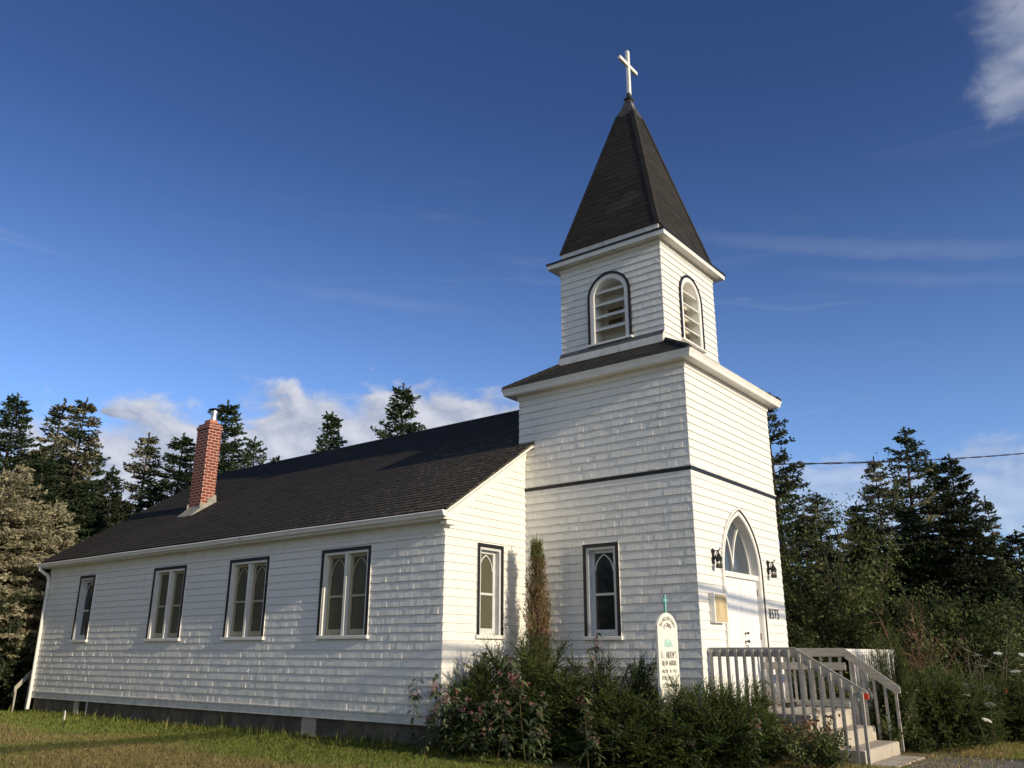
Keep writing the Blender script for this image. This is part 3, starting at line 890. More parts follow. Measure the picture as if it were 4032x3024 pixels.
def louver(fr, uc):
    l = bpy.data.objects.new('louver', None); COL.objects.link(l); l.parent = church
    SPR, WO, ZB = 8.17, .485, 7.205
    o = lambda d: [(uc-WO+d, ZB)]+roundarch(uc, WO, SPR, d)+[(uc+WO-d, ZB)]
    m = MB().use('black_trim_paint'); m.band(fr, o(0), o(.05), -.01, .045); m.build('black_moulding', l)
    m = MB().use('white_trim_paint'); m.band(fr, o(.048), o(.135), -.02, .03); m.band(fr, o(.135), o(.145), -.26, .015)
    m.build('frame', l)
    m = MB().use('white_trim_paint'); m.bevbox(uc-WO-.015, uc+WO+.015, ZB-.045, ZB-.002, -.03, .075, .006, fr); m.build('sill', l)
    m = MB().use('louver_back_paint'); wi = WO-.142
    m.poly([fr(u, v, -.24) for u, v in o(.142)]); m.build('back_board', l)
    m = MB().use('white_trim_paint')
    for k, zt in enumerate((7.47, 7.73, 7.99, 8.25)):
        h = wi if zt < SPR else sqrt(max(.01, wi*wi-(zt+.08-SPR)**2))-.004
        P = [(-h, zt, .005), (h, zt, .005), (h, zt+.115, -.15), (-h, zt+.115, -.15)]
        Q = [(a, b_+.022, c_) for a, b_, c_ in P]
        F = lambda p: fr(uc+p[0], p[1], p[2])
        m.poly([F(p) for p in P]); m.poly([F(p) for p in Q])
        m.poly([F(P[0]), F(P[1]), F(Q[1]), F(Q[0])]); m.poly([F(P[2]), F(P[3]), F(Q[3]), F(Q[2])])
        for e in ((0, 3), (1, 2)): m.poly([F(P[e[0]]), F(P[e[1]]), F(Q[e[1]]), F(Q[e[0]])])
    m.build('slat', l)
    m = MB().use('vent_brown')
    for z0 in (7.60, 7.83):
        m.box(uc-.15, uc+.17, z0, z0+.135, -.238, -.222, fr)
        for k in range(6): m.box(uc-.14, uc+.16, z0+.012+.021*k, z0+.02+.021*k, -.221, -.205, fr)
    m.build('vent', l)


def belfry():
    rng = random.Random(31)
    B0, B1 = BI, WT-BI; BY1 = B1
    Z0, Z1 = 6.5, 9.03
    EX = .1405; rows = [(7.132+EX*k, 7.132+EX*(k+1)) for k in range(-4, 13)]+[(7.132+EX*13, 9.03)]
    uc = 1.81; SPR, WO, ZB = 8.17, .485, 7.16
    def cut(va, vb):
        d = .06
        if vb <= ZB: return None
        if va < SPR: return (uc-WO+d, uc+WO-d)
        q = (WO-d)**2-(va-SPR)**2
        return (uc-sqrt(q), uc+sqrt(q)) if q > 0 else None
    mb = MB().use(SH)
    fs = {'L': frame((B0, 0, 0), (0, 1, 0), (0, 0, 1), (-1, 0, 0)), 'F': frame((0, B0, 0), (1, 0, 0), (0, 0, 1), (0, -1, 0)),
          'R': frame((B1, 0, 0), (0, 1, 0), (0, 0, 1), (1, 0, 0)), 'B': frame((0, BY1, 0), (1, 0, 0), (0, 0, 1), (0, 1, 0))}
    for k, fr in fs.items():
        sp = (lambda va, vb: subtract([(B0-.012, B1+.012)], cut(va, vb)))
        backing(mb, fr, [Z0, ZB, SPR]+[SPR+(WO-.06)*j/14 for j in range(1, 15)]+[Z1], sp, -.002)
        shingles(mb, fr, rows, sp, rng, wr=(.1, .26), jit=(.0022 if k != 'F' else .0008), gap=(.0022 if k != 'F' else .0012), cup=(.0012 if k != 'F' else .0004))
        louver(fr, uc)
    mb.build('belfry_wall', church)
    # flared skirt boards on the two sides, dark apron flashing
    m = MB().use('worn_white_paint')
    for sgn, xw in ((-1, B0), (1, B1)):
        x = lambda d: xw+sgn*d
        for y0, y1 in ((B0-.02, B1+.02),):
            pr = [(.02, 7.17), (.04, 7.155), (.105, 7.055), (.112, 7.045), (.118, 6.90), (.0, 6.88)]
            for (d0, z0), (d1, z1) in zip(pr[:-1], pr[1:]):
                m.use('slate_flashing' if z0 > 7.05 else 'worn_white_paint')
                m.poly([(x(d0), y0, z0), (x(d0), y1, z0), (x(d1), y1, z1), (x(d1), y0, z1)])
            m.use('worn_white_paint')
            for y in (y0, y1): m.poly([(x(d), y, z) for d, z in pr])
        m.build('skirt_board', church); m = MB().use('worn_white_paint')
    # cornice
    E = BI-.455
    m = MB().use('white_trim_paint')
    m.rect_loft(B0, B1, B0, BY1, [(.013, 8.93), (.018, 8.93), (.028, 8.95), (.028, 9.02)])
    m.use('soffit_paint'); m.rect_loft(B0, B1, B0, BY1, [(0, 9.022), (E-.01, 9.022)])
    m.use('white_trim_paint'); m.rect_loft(B0, B1, B0, BY1, [(E-.012, 9.012), (E, 9.012), (E+.004, 9.105), (E-.03, 9.11)])
    m.use('black_trim_paint'); m.rect_loft(B0, B1, B0, BY1, [(E-.01, 9.100), (E+.022, 9.100), (E+.022, 9.140), (-.02, 9.22)])
    m.build('belfry_cornice', church)
    m = MB().use('worn_white_paint')
    for sgn, xw in ((-1, B0), (1, B1)):
        m.box(min(xw+sgn*.0, xw+sgn*-.03), max(xw, xw-sgn*.03), B0+.01, B1-.01, 9.19, 9.39)
        m.build('weathered_board', church); m = MB().use('worn_white_paint')
    for y_ in (B0, BY1):
        m = MB().use('asphalt_shingles'); m.rnd = .15; m.box(B0+.031, B1-.031, min(y_, y_+.03) if y_ < 1.8 else y_-.03, y_+.03 if y_ < 1.8 else y_, 9.19, 9.39); m.build('roof_flare', church)


def spire():
    c0, c1, y0, y1 = .655, WT-.655, .655, WT-.655
    zb, zt, it = 9.385, 12.86, 1.595
    h0 = (c1-c0)/2; h1 = WT/2-it
    run = h0-h1; rise = zt-zb; hyp = sqrt(run*run+rise*rise); k = run/hyp
    m = MB().use('asphalt_shingles')
    m.rect_loft(c0, c1, y0, y1, [(-.02, zb+.02), (0, zb), (-run, zt)], .3)
    m.rect_loft(c0, c1, y0, y1, [(.016, zb-.012), (.016, zb+.02), (0, zb+.03)], .2)
    rr = random.Random(3); cx = WT/2
    rows = [(.14*j, .14*(j+1)) for j in range(int(hyp/.14)+1)]
    for dx, dy in ((-1, 0), (0, -1), (1, 0), (0, 1)):
        U = (0, 1, 0) if dx else (1, 0, 0)
        O = (cx+dx*h0, cx, zb) if dx else (cx, cx+dy*h0, zb)
        fr = frame(O, U, (-dx*k, -dy*k, rise/hyp), (dx*rise/hyp, dy*rise/hyp, k))
        def tint(u, v, r, dx=dx):
            if dx == -1 and .62 < v < 1.02 and abs(u+.12+.5*(v-.8)) < .34 and r.random() < .75: return .62
            return min(1, max(0, r.gauss(.12, .10)))
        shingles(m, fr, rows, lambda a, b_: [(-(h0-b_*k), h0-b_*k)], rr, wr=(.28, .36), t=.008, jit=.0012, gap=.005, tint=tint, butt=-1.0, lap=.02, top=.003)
    for sx in (-1, 1):                                                   # hip caps, overlapping short pieces
        for sy in (-1, 1):
            n = 24
            for j in range(n):
                f0, f1 = j/n, min(1, (j+1.25)/n)
                P = lambda f, o: V3(cx+sx*(h0-run*f+o), cx+sy*(h0-run*f+o), zb+rise*f)
                m.rnd = rr.uniform(.0, .25)
                wv = .10
                a0, a1 = P(f0, .022), P(f1, .019)
                for ax in (0, 1):
                    e0, e1 = a0.copy(), a1.copy(); e0[ax] -= (sx, sy)[ax]*wv; e1[ax] -= (sx, sy)[ax]*wv
                    off = V3(0, 0, 0); off[1-ax] = (sx, sy)[1-ax]*.0
                    m.poly([a0, e0+off, e1+off, a1])
                    m.poly([a0, e0, e0-V3(0, 0, .012), a0-V3(0, 0, .012)])
    m.build('spire', church)
    m = MB().use('dark_weathered_lead'); b = MB
    m.rect_loft(cx-.2, cx+.2, cx-.2, cx+.2, [(.0, 12.80), (.022, 12.79), (.026, 12.83), (-.07, 13.08), (-.14, 13.30), (-.155, 13.33)])
    m.rect_loft(cx-.04, cx+.04, cx-.04, cx+.04, [(0, 13.30), (.05, 13.325), (.052, 13.35), (0, 13.365), (.0, 13.50)])
    m.poly([(cx-.04, cx-.04, 13.5), (cx+.04, cx-.04, 13.5), (cx+.04, cx+.04, 13.5), (cx-.04, cx+.04, 13.5)])
    m.build('spire_cap', church)
    m = MB().use('white_trim_paint'); X = cx+.03
    m.bevbox(X-.042, X+.042, cx-.036, cx+.036, 13.49, 14.67, .006)
    m.bevbox(X-.385, X-.0425, cx-.034, cx+.034, 14.225, 14.315, .006); m.bevbox(X+.0425, X+.385, cx-.034, cx+.034, 14.225, 14.315, .006)
    m.build('cross', church)


def text_mesh(body, size, sx=1.0, mat='ink', ext=.002, align='CENTER', bold=0.0):
    cu = bpy.data.curves.new('lettering', 'FONT'); cu.body = body; cu.size = size; cu.align_x = align
    cu.extrude = ext; cu.offset = bold; cu.resolution_u = 4
    o = bpy.data.objects.new('tmp', cu); COL.objects.link(o)
    dg = bpy.context.evaluated_depsgraph_get(); me = bpy.data.meshes.new_from_object(o.evaluated_get(dg))
    bpy.data.objects.remove(o)
    v = np.array([p.co[:] for p in me.vertices]); f = [tuple(p.vertices) for p in me.polygons]
    bpy.data.meshes.remove(me); v[:, 0] *= sx
    return v, f


def put_text(mb, fr, body, u, v, size, sx=1.0, rot=0, n=.0, bold=0.0, align='CENTER'):
    vs, fs = text_mesh(body, size, sx, align=align, bold=bold)
    c, s = cos(rot), sin(rot); base = len(mb.v)
    for p in vs: mb.v.append(fr(u+p[0]*c-p[1]*s, v+p[0]*s+p[1]*c, n+p[2]))
    for f in fs: mb.f.append(tuple(base+i for i in f)); mb.mi.append(mb.cur); mb.r.append(.5)


def fittings():
    frF = frame((0, 0, 0), (1, 0, 0), (0, 0, 1), (0, -1, 0))
    m = MB().use('ink')
    for i, ch in enumerate('8575'): put_text(m, frF, ch, 2.835+.127*i, 2.07, .25, .62, n=.024, bold=.002)
    m.build('house_number', church)
    # glass-fronted notice box: white case, tan panelled board
    t = thing('notice_box', 'white framed notice box with tan panel, left of the church door', 'notice box')
    m = MB().use('white_trim_paint'); m.bevbox(.345, .80, 1.93, 2.395, .012, .105, .005, frF); m.build('case', t)
    m = MB().use('tan_board'); m.bevbox(.385, .785, 1.95, 2.375, .1055, .118, .004, frF)
    R = lambda d: [(.385+d, 1.95+d), (.385+d, 2.375-d), (.785-d, 2.375-d), (.785-d, 1.95+d)]
    m.band(frF, R(.045), R(.06), .1185, .124, True); m.band(frF, R(.085), R(.095), .1185, .122, True)
    m.build('board', t)
    # iron lanterns
    for x, lab in ((.60, 'black iron wall lantern hanging left of the church door'), (2.93, 'black iron wall lantern hanging right of the church door')):
        t = thing('wall_lantern', lab, 'lantern', (x, 0, 3.0), group='lanterns beside the church door')
        m = MB().use('black_iron')
        fr = frame((0, 0, 0), (1, 0, 0), (0, 0, 1), (0, -1, 0))
        prof = [(0, -.14), (.03, -.12), (.024, -.08), (.05, -.03), (.024, .02), (.05, .06), (.03, .1), (0, .12)]
        P = [(u, v) for u, v in prof]+[(-u, v) for u, v in prof[::-1][1:-1]]
        A = [fr(u, v, .014) for u, v in P]; Bq = [fr(u, v, .034) for u, v in P]
        m.poly(A); m.poly(Bq)
        for i in range(len(P)): j = (i+1) % len(P); m.poly([A[i], A[j], Bq[j], Bq[i]])
        m.tube([fr(0, .06, .03), fr(0, .075, .07), fr(0, .08, .13), fr(0, .105, .16), fr(0, .12, .155), fr(0, .112, .14)], .009, 6)
        m.tube([fr(0, -.06, .03), fr(0, -.05, .055), fr(0, 0, .065), fr(0, .05, .09), fr(0, .075, .11)], .008, 6)
        m.build('bracket', t)
        m = MB().use('black_iron'); Y = -.118
        m.lathe((0, Y, -.205), [(.05, .0), (.056, .004), (.056, .014), (.048, .018)], 6)
        for k in range(6):
            t_ = 2*pi*k/6; m.tube([(.048*cos(t_), Y+.048*sin(t_), -.19), (.046*cos(t_), Y+.046*sin(t_), -.06)], .006, 5)
            a2 = t_+pi/6
            m.tube([(.042*cos(a2), Y+.042*sin(a2), -.19), (.042*cos(a2), Y+.042*sin(a2), -.145)], .010, 4)
            m.tube([(.042*cos(a2), Y+.042*sin(a2), -.06), (.042*cos(a2), Y+.042*sin(a2), -.10)], .010, 4)
        m.lathe((0, Y, -.065), [(.062, 0), (.064, .008), (.036, .055), (.016, .095), (.009, .125)], 6)
        m.tube([(0, Y, .055), (0, Y, .085)], .008, 6)
        m.build('lantern_cage', t)
        m = MB().use('cream_sash_paint'); m.lathe((0, Y, -.19), [(.014, 0), (.014, .06), (.009, .07)], 8); m.build('candle', t)


nave(); chimney(); tower(); doorway(); belfry(); spire(); fittings()


# ------------------------------------------------------------------ steps, railings, ramp
def porch():
    t = thing('front_steps', 'pale concrete landing with two broad steps below the church door', 'steps')
    m = MB().use('step_concrete')
    m.bevbox(.26, 2.2, -1.50, -.02, 0, .632, .014); m.build('landing', t)
    m = MB().use('step_concrete'); m.bevbox(.27, 2.14, -1.83, -1.502, 0, .40, .014); m.build('step', t)
    m = MB().use('step_concrete'); m.bevbox(.28, 2.10, -2.165, -1.832, 0, .195, .014); m.build('step', t)
    m = MB().use('black_iron')
    m.box(1.72, 2.12, -.62, -.58, .634, .69)
    for k in range(9): m.box(1.72+.048*k, 1.732+.048*k, -.625, -.575, .69, .705)
    tag(m.build('boot_scraper'), 'low black boot scraper on the landing by the right rail', 'boot scraper')
    m = MB().use('step_concrete'); m.bevbox(.24, 1.85, -2.56, -2.17, -.02, .022, .01)
    tag(m.build('paving_slab'), 'pale concrete slab at the foot of the front steps', 'paving slab')
    # left railing
    zr = 1.555

    def railing(name, label, xr, ya, yk, ye, ze, side, tape, nflat, nslope, zbots, mid=None):
        g = thing(name, label, 'railing', group='grey wooden porch railings')
        m = MB().use('grey_deck_wood'); x0, x1 = xr-.018, xr+.018
        m.bevbox(x0, x1, min(ya, yk), max(ya, yk), zr-.135, zr, .006); m.build('top_rail', g)
        m = MB().use('grey_deck_wood')
        P = [(yk-.001, zr), (ye, ze), (ye-.012, ze-.03), (ye-.012, ze-.105), (ye+.05, ze-.125), (yk-.001, zr-.155)]
        A = [(x0, y, z) for y, z in P]; B = [(x1, y, z) for y, z in P]; m.poly(A); m.poly(B)
        for i in range(len(P)): j = (i+1) % len(P); m.poly([A[i], A[j], B[j], B[i]])
        m.build('sloping_rail', g)
        if tape:
            m = MB().use(tape); m.box(x0-.002, x1+.002, ye-.0145, ye+.045, ze-.106, ze-.028); m.build('reflective_tape', g)
        xb0, xb1 = (x0-.04, x0-.001) if side < 0 else (x1+.001, x1+.04)
        for k in range(nflat+nslope):
            if k < nflat: y = ya+(yk-ya)*(k+.35)/nflat; zt = zr-.03
            else: q = (k-nflat+.55)/nslope; y = yk+(ye-yk)*q; zt = zr+(ze-zr)*q-.045
            zb = zbots(y)
            b_ = MB().use('grey_deck_wood'); fx = (xb0 if side < 0 else xb1)
            w = .020
            Pq = [(fx, zt-.04), (fx-side*.012, zt), (xb1 if side < 0 else xb0, zt), (xb1 if side < 0 else xb0, zb), (fx, zb)]
            A = [(x, y-w, z) for x, z in Pq]; B = [(x, y+w, z) for x, z in Pq]; b_.poly(A); b_.poly(B)
            for i in range(5): j = (i+1) % 5; b_.poly([A[i], A[j], B[j], B[i]])
            b_.build('baluster', g)
        if mid:
            m = MB().use('grey_deck_wood'); m.bevbox(x0, x1, yk, ya, mid-.12, mid, .006); m.build('middle_rail', g)
            m = MB().use('grey_deck_wood'); m.bevbox(x0, x1, yk, ya, .645, .735, .006); m.build('bottom_rail', g)
    railing('stair_railing', 'grey wooden stair railing with red tape on its lower end', .20, -.03, -1.37, -2.33, .975, -1, 'red_tape', 10, 7,
            lambda y: .42 if y > -1.35 else max(0.0, .42+(y+1.35)*.52))
    railing('stair_railing', 'grey wooden stair railing on the far side of the steps, among junipers', 2.27, -.05, -1.44, -2.22, .985, 1, None, 9, 5,
            lambda y: .35 if y > -1.45 else max(.02, .35+(y+1.45)*.45), mid=1.33)
    # stringer boards on the left side of the steps
    m = MB().use('grey_deck_wood')
    m.box(.235, .255, -1.60, -.9, .28, .44); m.box(.235, .258, -2.2, -1.55, .02, .20)
    tag(m.build('form_board'), 'grey boards along the left side of the concrete steps', 'board')
    # ramp walkway behind a white picket-like rail
    g = thing('ramp_railing', 'white painted ramp railing with many slats, right of the steps', 'railing')
    m = MB().use('worn_white_paint'); m.bevbox(2.30, 5.18, -1.455, -1.42, 1.41, 1.545, .005); m.build('top_rail', g)
    m = MB().use('blue_tape'); m.box(5.181, 5.20, -1.46, -1.415, 1.45, 1.55); m.build('reflective_tape', g)
    n = 22
    for k in range(n):
        x = 2.40+(5.12-2.40)*k/(n-1); b_ = MB().use('worn_white_paint')
        b_.box(x-.02, x+.02, -1.50, -1.456, .35, 1.46); b_.poly([(x-.02, -1.50, 1.46), (x+.02, -1.50, 1.46), (x+.02, -1.456, 1.51), (x-.02, -1.456, 1.51)])
        b_.build('slat', g)
    d = MB().use('grey_deck_wood')
    for k in range(30): d.box(2.33+.125*k, 2.33+.125*k+.118, -1.40, -.05, .585, .62)
    for y in (-1.35, -.7, -.1): d.box(2.33, 6.05, y, y+.04, .45, .584)
    for x in (2.4, 3.6, 4.8, 6.0):
        for y in (-1.34, -.12): d.box(x, x+.09, y-.05, y+.04, 0, .449)
    tag(d.build('ramp_deck'), 'grey boarded ramp deck behind the junipers right of the steps', 'ramp')
    g = thing('ramp_railing', 'grey lower ramp rail with orange tape on its end, far right', 'railing')
    m = MB().use('grey_deck_wood')
    P = [(-1.5, 1.06), (-3.18, .905), (-3.19, .79), (-1.5, .93)]
    A = [(5.42, y, z) for y, z in P]; B = [(5.455, y, z) for y, z in P]; m.poly(A); m.poly(B)
    for i in range(4): j = (i+1) % 4; m.poly([A[i], A[j], B[j], B[i]])
    m.build('top_rail', g)
    m = MB().use('orange_tape'); m.box(5.417, 5.458, -3.196, -3.15, .80, .895); m.build('reflective_tape', g)
    for k in range(5):
        y = -1.6-.37*k; b_ = MB().use('grey_deck_wood'); b_.box(5.456, 5.495, y-.02, y+.02, .05, .85); b_.build('baluster', g)
    # handrail of the back steps behind the far corner
    g = thing('back_step_railing', 'small grey handrail behind the far rear corner of the church', 'railing')
    m = MB().use('grey_deck_wood')
    P = [(-2.42, .64), (-1.2, 2.05), (-1.2, 1.88), (-2.42, .50)]
    A = [(x, 17.75, z) for x, z in P]; B = [(x, 17.79, z) for x, z in P]; m.poly(A); m.poly(B)
    for i in range(4): j = (i+1) % 4; m.poly([A[i], A[j], B[j], B[i]])
    m.build('top_rail', g)
    for x, z in ((-2.36, .58), (-2.05, .95), (-1.72, 1.3)):
        b_ = MB().use('grey_deck_wood'); b_.box(x-.02, x+.02, 17.791, 17.83, 0, z); b_.build('baluster', g)
    m = MB().use('worn_white_paint')
    m.box(-2.90, -2.875, 13.93, 13.965, 0, .20); m.poly([(-2.90, 13.93, .2), (-2.875, 13.93, .2), (-2.888, 13.947, .26)]); m.poly([(-2.90, 13.965, .2), (-2.875, 13.965, .2), (-2.888, 13.947, .26)])
    tag(m.build('survey_stake'), 'short white pointed stake in the grass near the cellar window', 'stake')


porch()


# ------------------------------------------------------------------ sign board
def sign():
    rz = 0.0
    t = thing('church_sign', 'cream arched wooden church sign with teal cross and hand lettering', 'sign', (-1.11, .0, 0), rz)
    Wd, HB, HS, HT = .60, .55, 1.87, 2.03
    fr = frame((0, 0, 0), (1, 0, 0), (0, 0, 1), (0, -1, 0))
    h = Wd/2; rise = HT-HS+.02; R = (h*h+rise*rise)/(2*rise); a = math.asin(h/R)
    arc = [(R*sin(-a+2*a*k/16), HT-R+R*cos(-a+2*a*k/16)) for k in range(17)]
    out = [(-h, HB)]+arc+[(h, HB)]
    m = MB().use('sign_board_paint'); A = [fr(u, v, -.012) for u, v in out]; B = [fr(u, v, .022) for u, v in out]
    m.poly(A); m.poly(B)
    for i in range(len(out)): j = (i+1) % len(out); m.poly([A[i], A[j], B[j], B[i]])
    m.build('board', t)
    m = MB().use('grey_deck_wood')
    for x in (-.10, .14): m.box(x-.04, x+.04, .0125, .08, 0, 1.6)
    m.build('post', t)
    m = MB().use('teal_paint'); m.bevbox(-.017, .017, -.015, .015, HT-.03, HT+.255, .003)
    m.bevbox(-.065, -.0175, -.014, .014, HT+.155, HT+.195, .003); m.bevbox(.0175, .065, -.014, .014, HT+.155, HT+.195, .003); m.build('cross', t)
    m = MB().use('ink'); N = .0225
    def arc_text(body, r_off, size, sx, span):
        n = len(body)
        for i, ch in enumerate(body):
            if ch == ' ': continue
            th = (-.5+(i+.5)/n)*span; rr = R-r_off
            put_text(m, fr, ch, rr*sin(th)*1.0, HT-R+rr*cos(th), size, sx, -th, N)
    arc_text('THE ANGLICAN CHURCH', .105, .078, .66, 2*a*.93); arc_text('OF CANADA', .20, .084, .72, 2*a*.66)
    rng = random.Random(6)
    def line(body, u0, u1, v, size):
        n = len(body)
        for i, ch in enumerate(body):
            if ch != ' ': put_text(m, fr, ch, u0+(u1-u0)*(i+.5)/n, v+rng.uniform(-.004, .004), size, min(1.2, (u1-u0)/n/size*1.32), rng.uniform(-.05, .05), N, bold=.0012)
    line("St. ANDREW'S", -.245, .235, 1.40, .135); line('INDIAN HARBOUR', -.235, .215, 1.30, .098); line('ERECTED', -.225, -.05, 1.205, .056)
    line('IN', .0, .05, 1.205, .056); line('1953', .09, .215, 1.205, .06); line('DIVINE SERVICE', -.235, .10, 1.105, .078); line('RECTOR', -.235, -.045, 1.005, .08); line('ANDREW COOKE', -.025, .27, 1.012, .058)
    m.box(.115, .26, 1.168, 1.171, N, N+.002, fr); m.box(.125, .27, 1.093, 1.096, N, N+.002, fr)
    m.build('lettering', t)
    m = MB().use('pale_teal_paint')
    P = [(-.16, 1.555), (-.12, 1.575), (-.115, 1.64), (-.07, 1.67), (-.02, 1.672), (.03, 1.655), (.07, 1.655), (.10, 1.625), (.13, 1.58), (.18, 1.562), (.12, 1.548), (.06, 1.555), (0, 1.545), (-.06, 1.55), (-.11, 1.545)]
    A = [fr(u, v, .0225) for u, v in P]; B = [fr(u, v, .0245) for u, v in P]; m.poly(B)
    for i in range(len(P)): j = (i+1) % len(P); m.poly([A[i], A[j], B[j], B[i]])
    m.build('island_emblem', t)


sign()


# ------------------------------------------------------------------ cables
def cables():
    def sagline(a, b, sag, n=24): return [(a[0]+(b[0]-a[0])*k/n, a[1]+(b[1]-a[1])*k/n, a[2]+(b[2]-a[2])*k/n-sag*4*(k/n)*(1-k/n)) for k in range(n+1)]
    m = MB().use('cable_rubber')
    a, b_ = V3(3.63, .35, 5.10), V3(30, -4.4, 9.95)
    base = sagline(a, b_, .2, 60)
    for ph in (0, pi):
        m.tube([(p[0], p[1]+.014*cos(k*1.1+ph), p[2]+.014*sin(k*1.1+ph)) for k, p in enumerate(base)], .011, 5)
    tag(m.build('service_cable'), 'twisted black power cable running from the tower to the right', 'cable')
    for i, (off, h, r) in enumerate(((-13.45, 6.6, .05), (-12.1, 6.02, .042))):
        m = MB().use('cable_rubber')
        y = lambda x: off-.163*(x-1.7)
        m.tube(sagline((-45, y(-45), h), (45, y(45), h), .12), r, 6)
        tag(m.build('utility_cable'), ['thick lower utility cable along the road behind the viewer', 'thin lower utility cable along the road behind the viewer', 'upper utility cable along the road behind the viewer'][i], 'cable', 'utility cables along the road')


cables()


# ------------------------------------------------------------------ vegetation builders
def conifer(name, H, Rb, c0, needles, seed, whorl=.27, nb=6, droop=.1, tuft=.105, dens=1.0, gaps=0.0, extra=0.0, shape=1.0, flat=.65, low=.0, thick=1.0):
    """unit conifer: trunk with limbs (mesh 1) and needle sprays (mesh 2). c0 = height where the crown starts."""
    rg = np.random.default_rng(seed); tr = MB().use('bark')
    bend = rg.normal(0, .012, 2)*H
    ax = lambda h: V3(bend[0]*(h/H)**2, bend[1]*(h/H)**2, h)
    r0 = .016*H+.02
    tr.tube([ax(H*k/8) for k in range(9)], [max(.008, r0*(1-k/8)**.85) for k in range(9)], 7)
    P, D, L, Wd, Rr = [], [], [], [], []
    h = c0
    while h < H-.12:
        f = (h-c0)/(H-c0)
        prof = (1-f)**shape*min(1, .55+f*3.0)
        if rg.random() < gaps*.5: prof *= .45
        n = max(3, int(round(nb*(1 if f < .7 else .8))))
        a0 = rg.random()*2*pi
        for b in range(n):
            if rg.random() < gaps: continue
            az = a0+2*pi*b/n+rg.normal(0, .25); hh = h+rg.normal(0, whorl*.35)
            if hh > H-.1: continue
            Ln = Rb*prof*(rg.uniform(.72, 1.05) if rg.random() > .12 else rg.uniform(1.05, 1.28))+.09
            el = -droop+f*.45+rg.normal(0, .09)
            d0 = V3(cos(az)*cos(el), sin(az)*cos(el), sin(el))
            ns = max(3, int(Ln/.16)); base = ax(hh); pts = [base]; d = d0.copy()
            for k in range(ns):
                d = unit(d+V3(0, 0, (.05 if k > ns*.45 else -.035))+rg.normal(0, .03, 3)); pts.append(pts[-1]+d*Ln/ns)
            tr.tube([pts[0], pts[len(pts)//2], pts[-1]], [.012+.007*Ln, .008+.003*Ln, .003], 3, False)
            pale = rg.random() < extra
            side = unit(np.cross(d0, (0, 0, 1.)))
            for k in range(1, ns+1):
                s = k/ns
                if s < .18+low*.3: continue
                tl = Ln*.42*(1-s)**.8+.12
                m = max(2, int(tl/(tuft*.30)*dens))
                step = pts[k]-pts[k-1]; sl_ = np.linalg.norm(step)
                for sg in (-1, 1):
                    if rg.random() < .12: continue
                    td = unit(step*.9+side*sg*rg.uniform(.7, 1.2)*sl_+rg.normal(0, .02, 3)+V3(0, 0, -.015))
                    q = (np.arange(m)+rg.random(m)*.6)/m
                    P.append(pts[k]+td*tl*q[:, None]*.9+rg.normal(0, .018, (m, 3))); D.append(unit(td+rg.normal(0, .38, (m, 3))*V3(1, 1, flat*1.3)))
                    L.append(tuft*rg.uniform(.7, 1.25, m)); Wd.append(tuft*.38*thick*rg.uniform(.7, 1.2, m))
                    base_r = rg.random()*.5+rg.random(m)*.45
                    Rr.append(np.where(rg.random(m) < .85, 1.0+rg.uniform(.3, 1, m), base_r) if pale else base_r)
                n2 = 2
                P.append(np.repeat(pts[k][None], n2, 0)); D.append(unit(step+rg.normal(0, .25*sl_, (n2, 3)))); L.append(np.full(n2, tuft*1.1)); Wd.append(np.full(n2, tuft*.36*thick)); Rr.append(rg.random(n2))
        h += whorl*rg.uniform(.75, 1.25)*(1-.35*f)
    for q in range(14):                                                  # leader
        a = rg.random(3)*2*pi; P.append(np.repeat(ax(H-.5+.04*q)[None], 3, 0)); D.append(np.stack([np.cos(a)*.5, np.sin(a)*.5, np.full(3, .8)], 1)); L.append(np.full(3, tuft*.9)); Wd.append(np.full(3, tuft*.35)); Rr.append(rg.random(3))
    P, D = np.concatenate(P), np.concatenate(D); L, Wd, Rr = np.concatenate(L), np.concatenate(Wd), np.concatenate(Rr)
    q1 = leaf_quads(P, D, L, Wd, rg, flat); q2 = leaf_quads(P+rg.normal(0, .012, P.shape), D, L*.9, Wd, rg, 1.0)
    me = leaf_mesh(name+'_crown', np.concatenate([q1, q2]), 4, np.concatenate([Rr, Rr]), needles)
    return tr, me


TREES = {}


def tree_proto(key, *a, **k): TREES[key] = (a, k, None)


def place_tree(kind, key, label, x, y, H, spread=1.0, rz=0.0, group='spruces around the church', cat='tree', pivot=None):
    a, kw, root = TREES[key]
    h0 = a[0]
    if root is None:
        tr, me = conifer(key, *a, **kw)
        root = thing(kind, label, cat, (x, y, 0), rz, group)
        tr.build('trunk', root); mobj('crown', me, root)
        TREES[key] = (a, kw, root)
    else:
        root = dup(root, label, (x, y, 0), rz, group=group); root.name = kind
    s = H/h0; root.scale = (s*spread, s*spread, s)
    return root


#                      H   Rb   c0  needles
tree_proto('lush',    10, 2.9, 1.0, 'fir_needles', 1, whorl=.23, nb=8, droop=.05, dens=1.35, gaps=.02, shape=.85, thick=1.2)
tree_proto('dark',     8, 2.2, .5, 'black_spruce_needles', 2, whorl=.2, nb=8, droop=.12, dens=1.3, gaps=.03, thick=1.3, shape=.85)
tree_proto('thin',     9, 1.5, 1.5, 'spruce_needles', 3, whorl=.27, nb=6, droop=.12, dens=1.2, gaps=.12, extra=.2, shape=.75, thick=1.25)
tree_proto('lichen',   9, 1.9, 1.2, 'spruce_needles', 4, whorl=.25, nb=7, droop=.18, dens=1.2, gaps=.10, extra=.5, shape=.75, thick=1.25)
tree_proto('pale',     6, 2.5, 1.7, 'lichen_needles', 5, whorl=.19, nb=9, droop=.12, dens=1.3, gaps=.06, extra=.3, shape=.8, tuft=.085, thick=1.1)
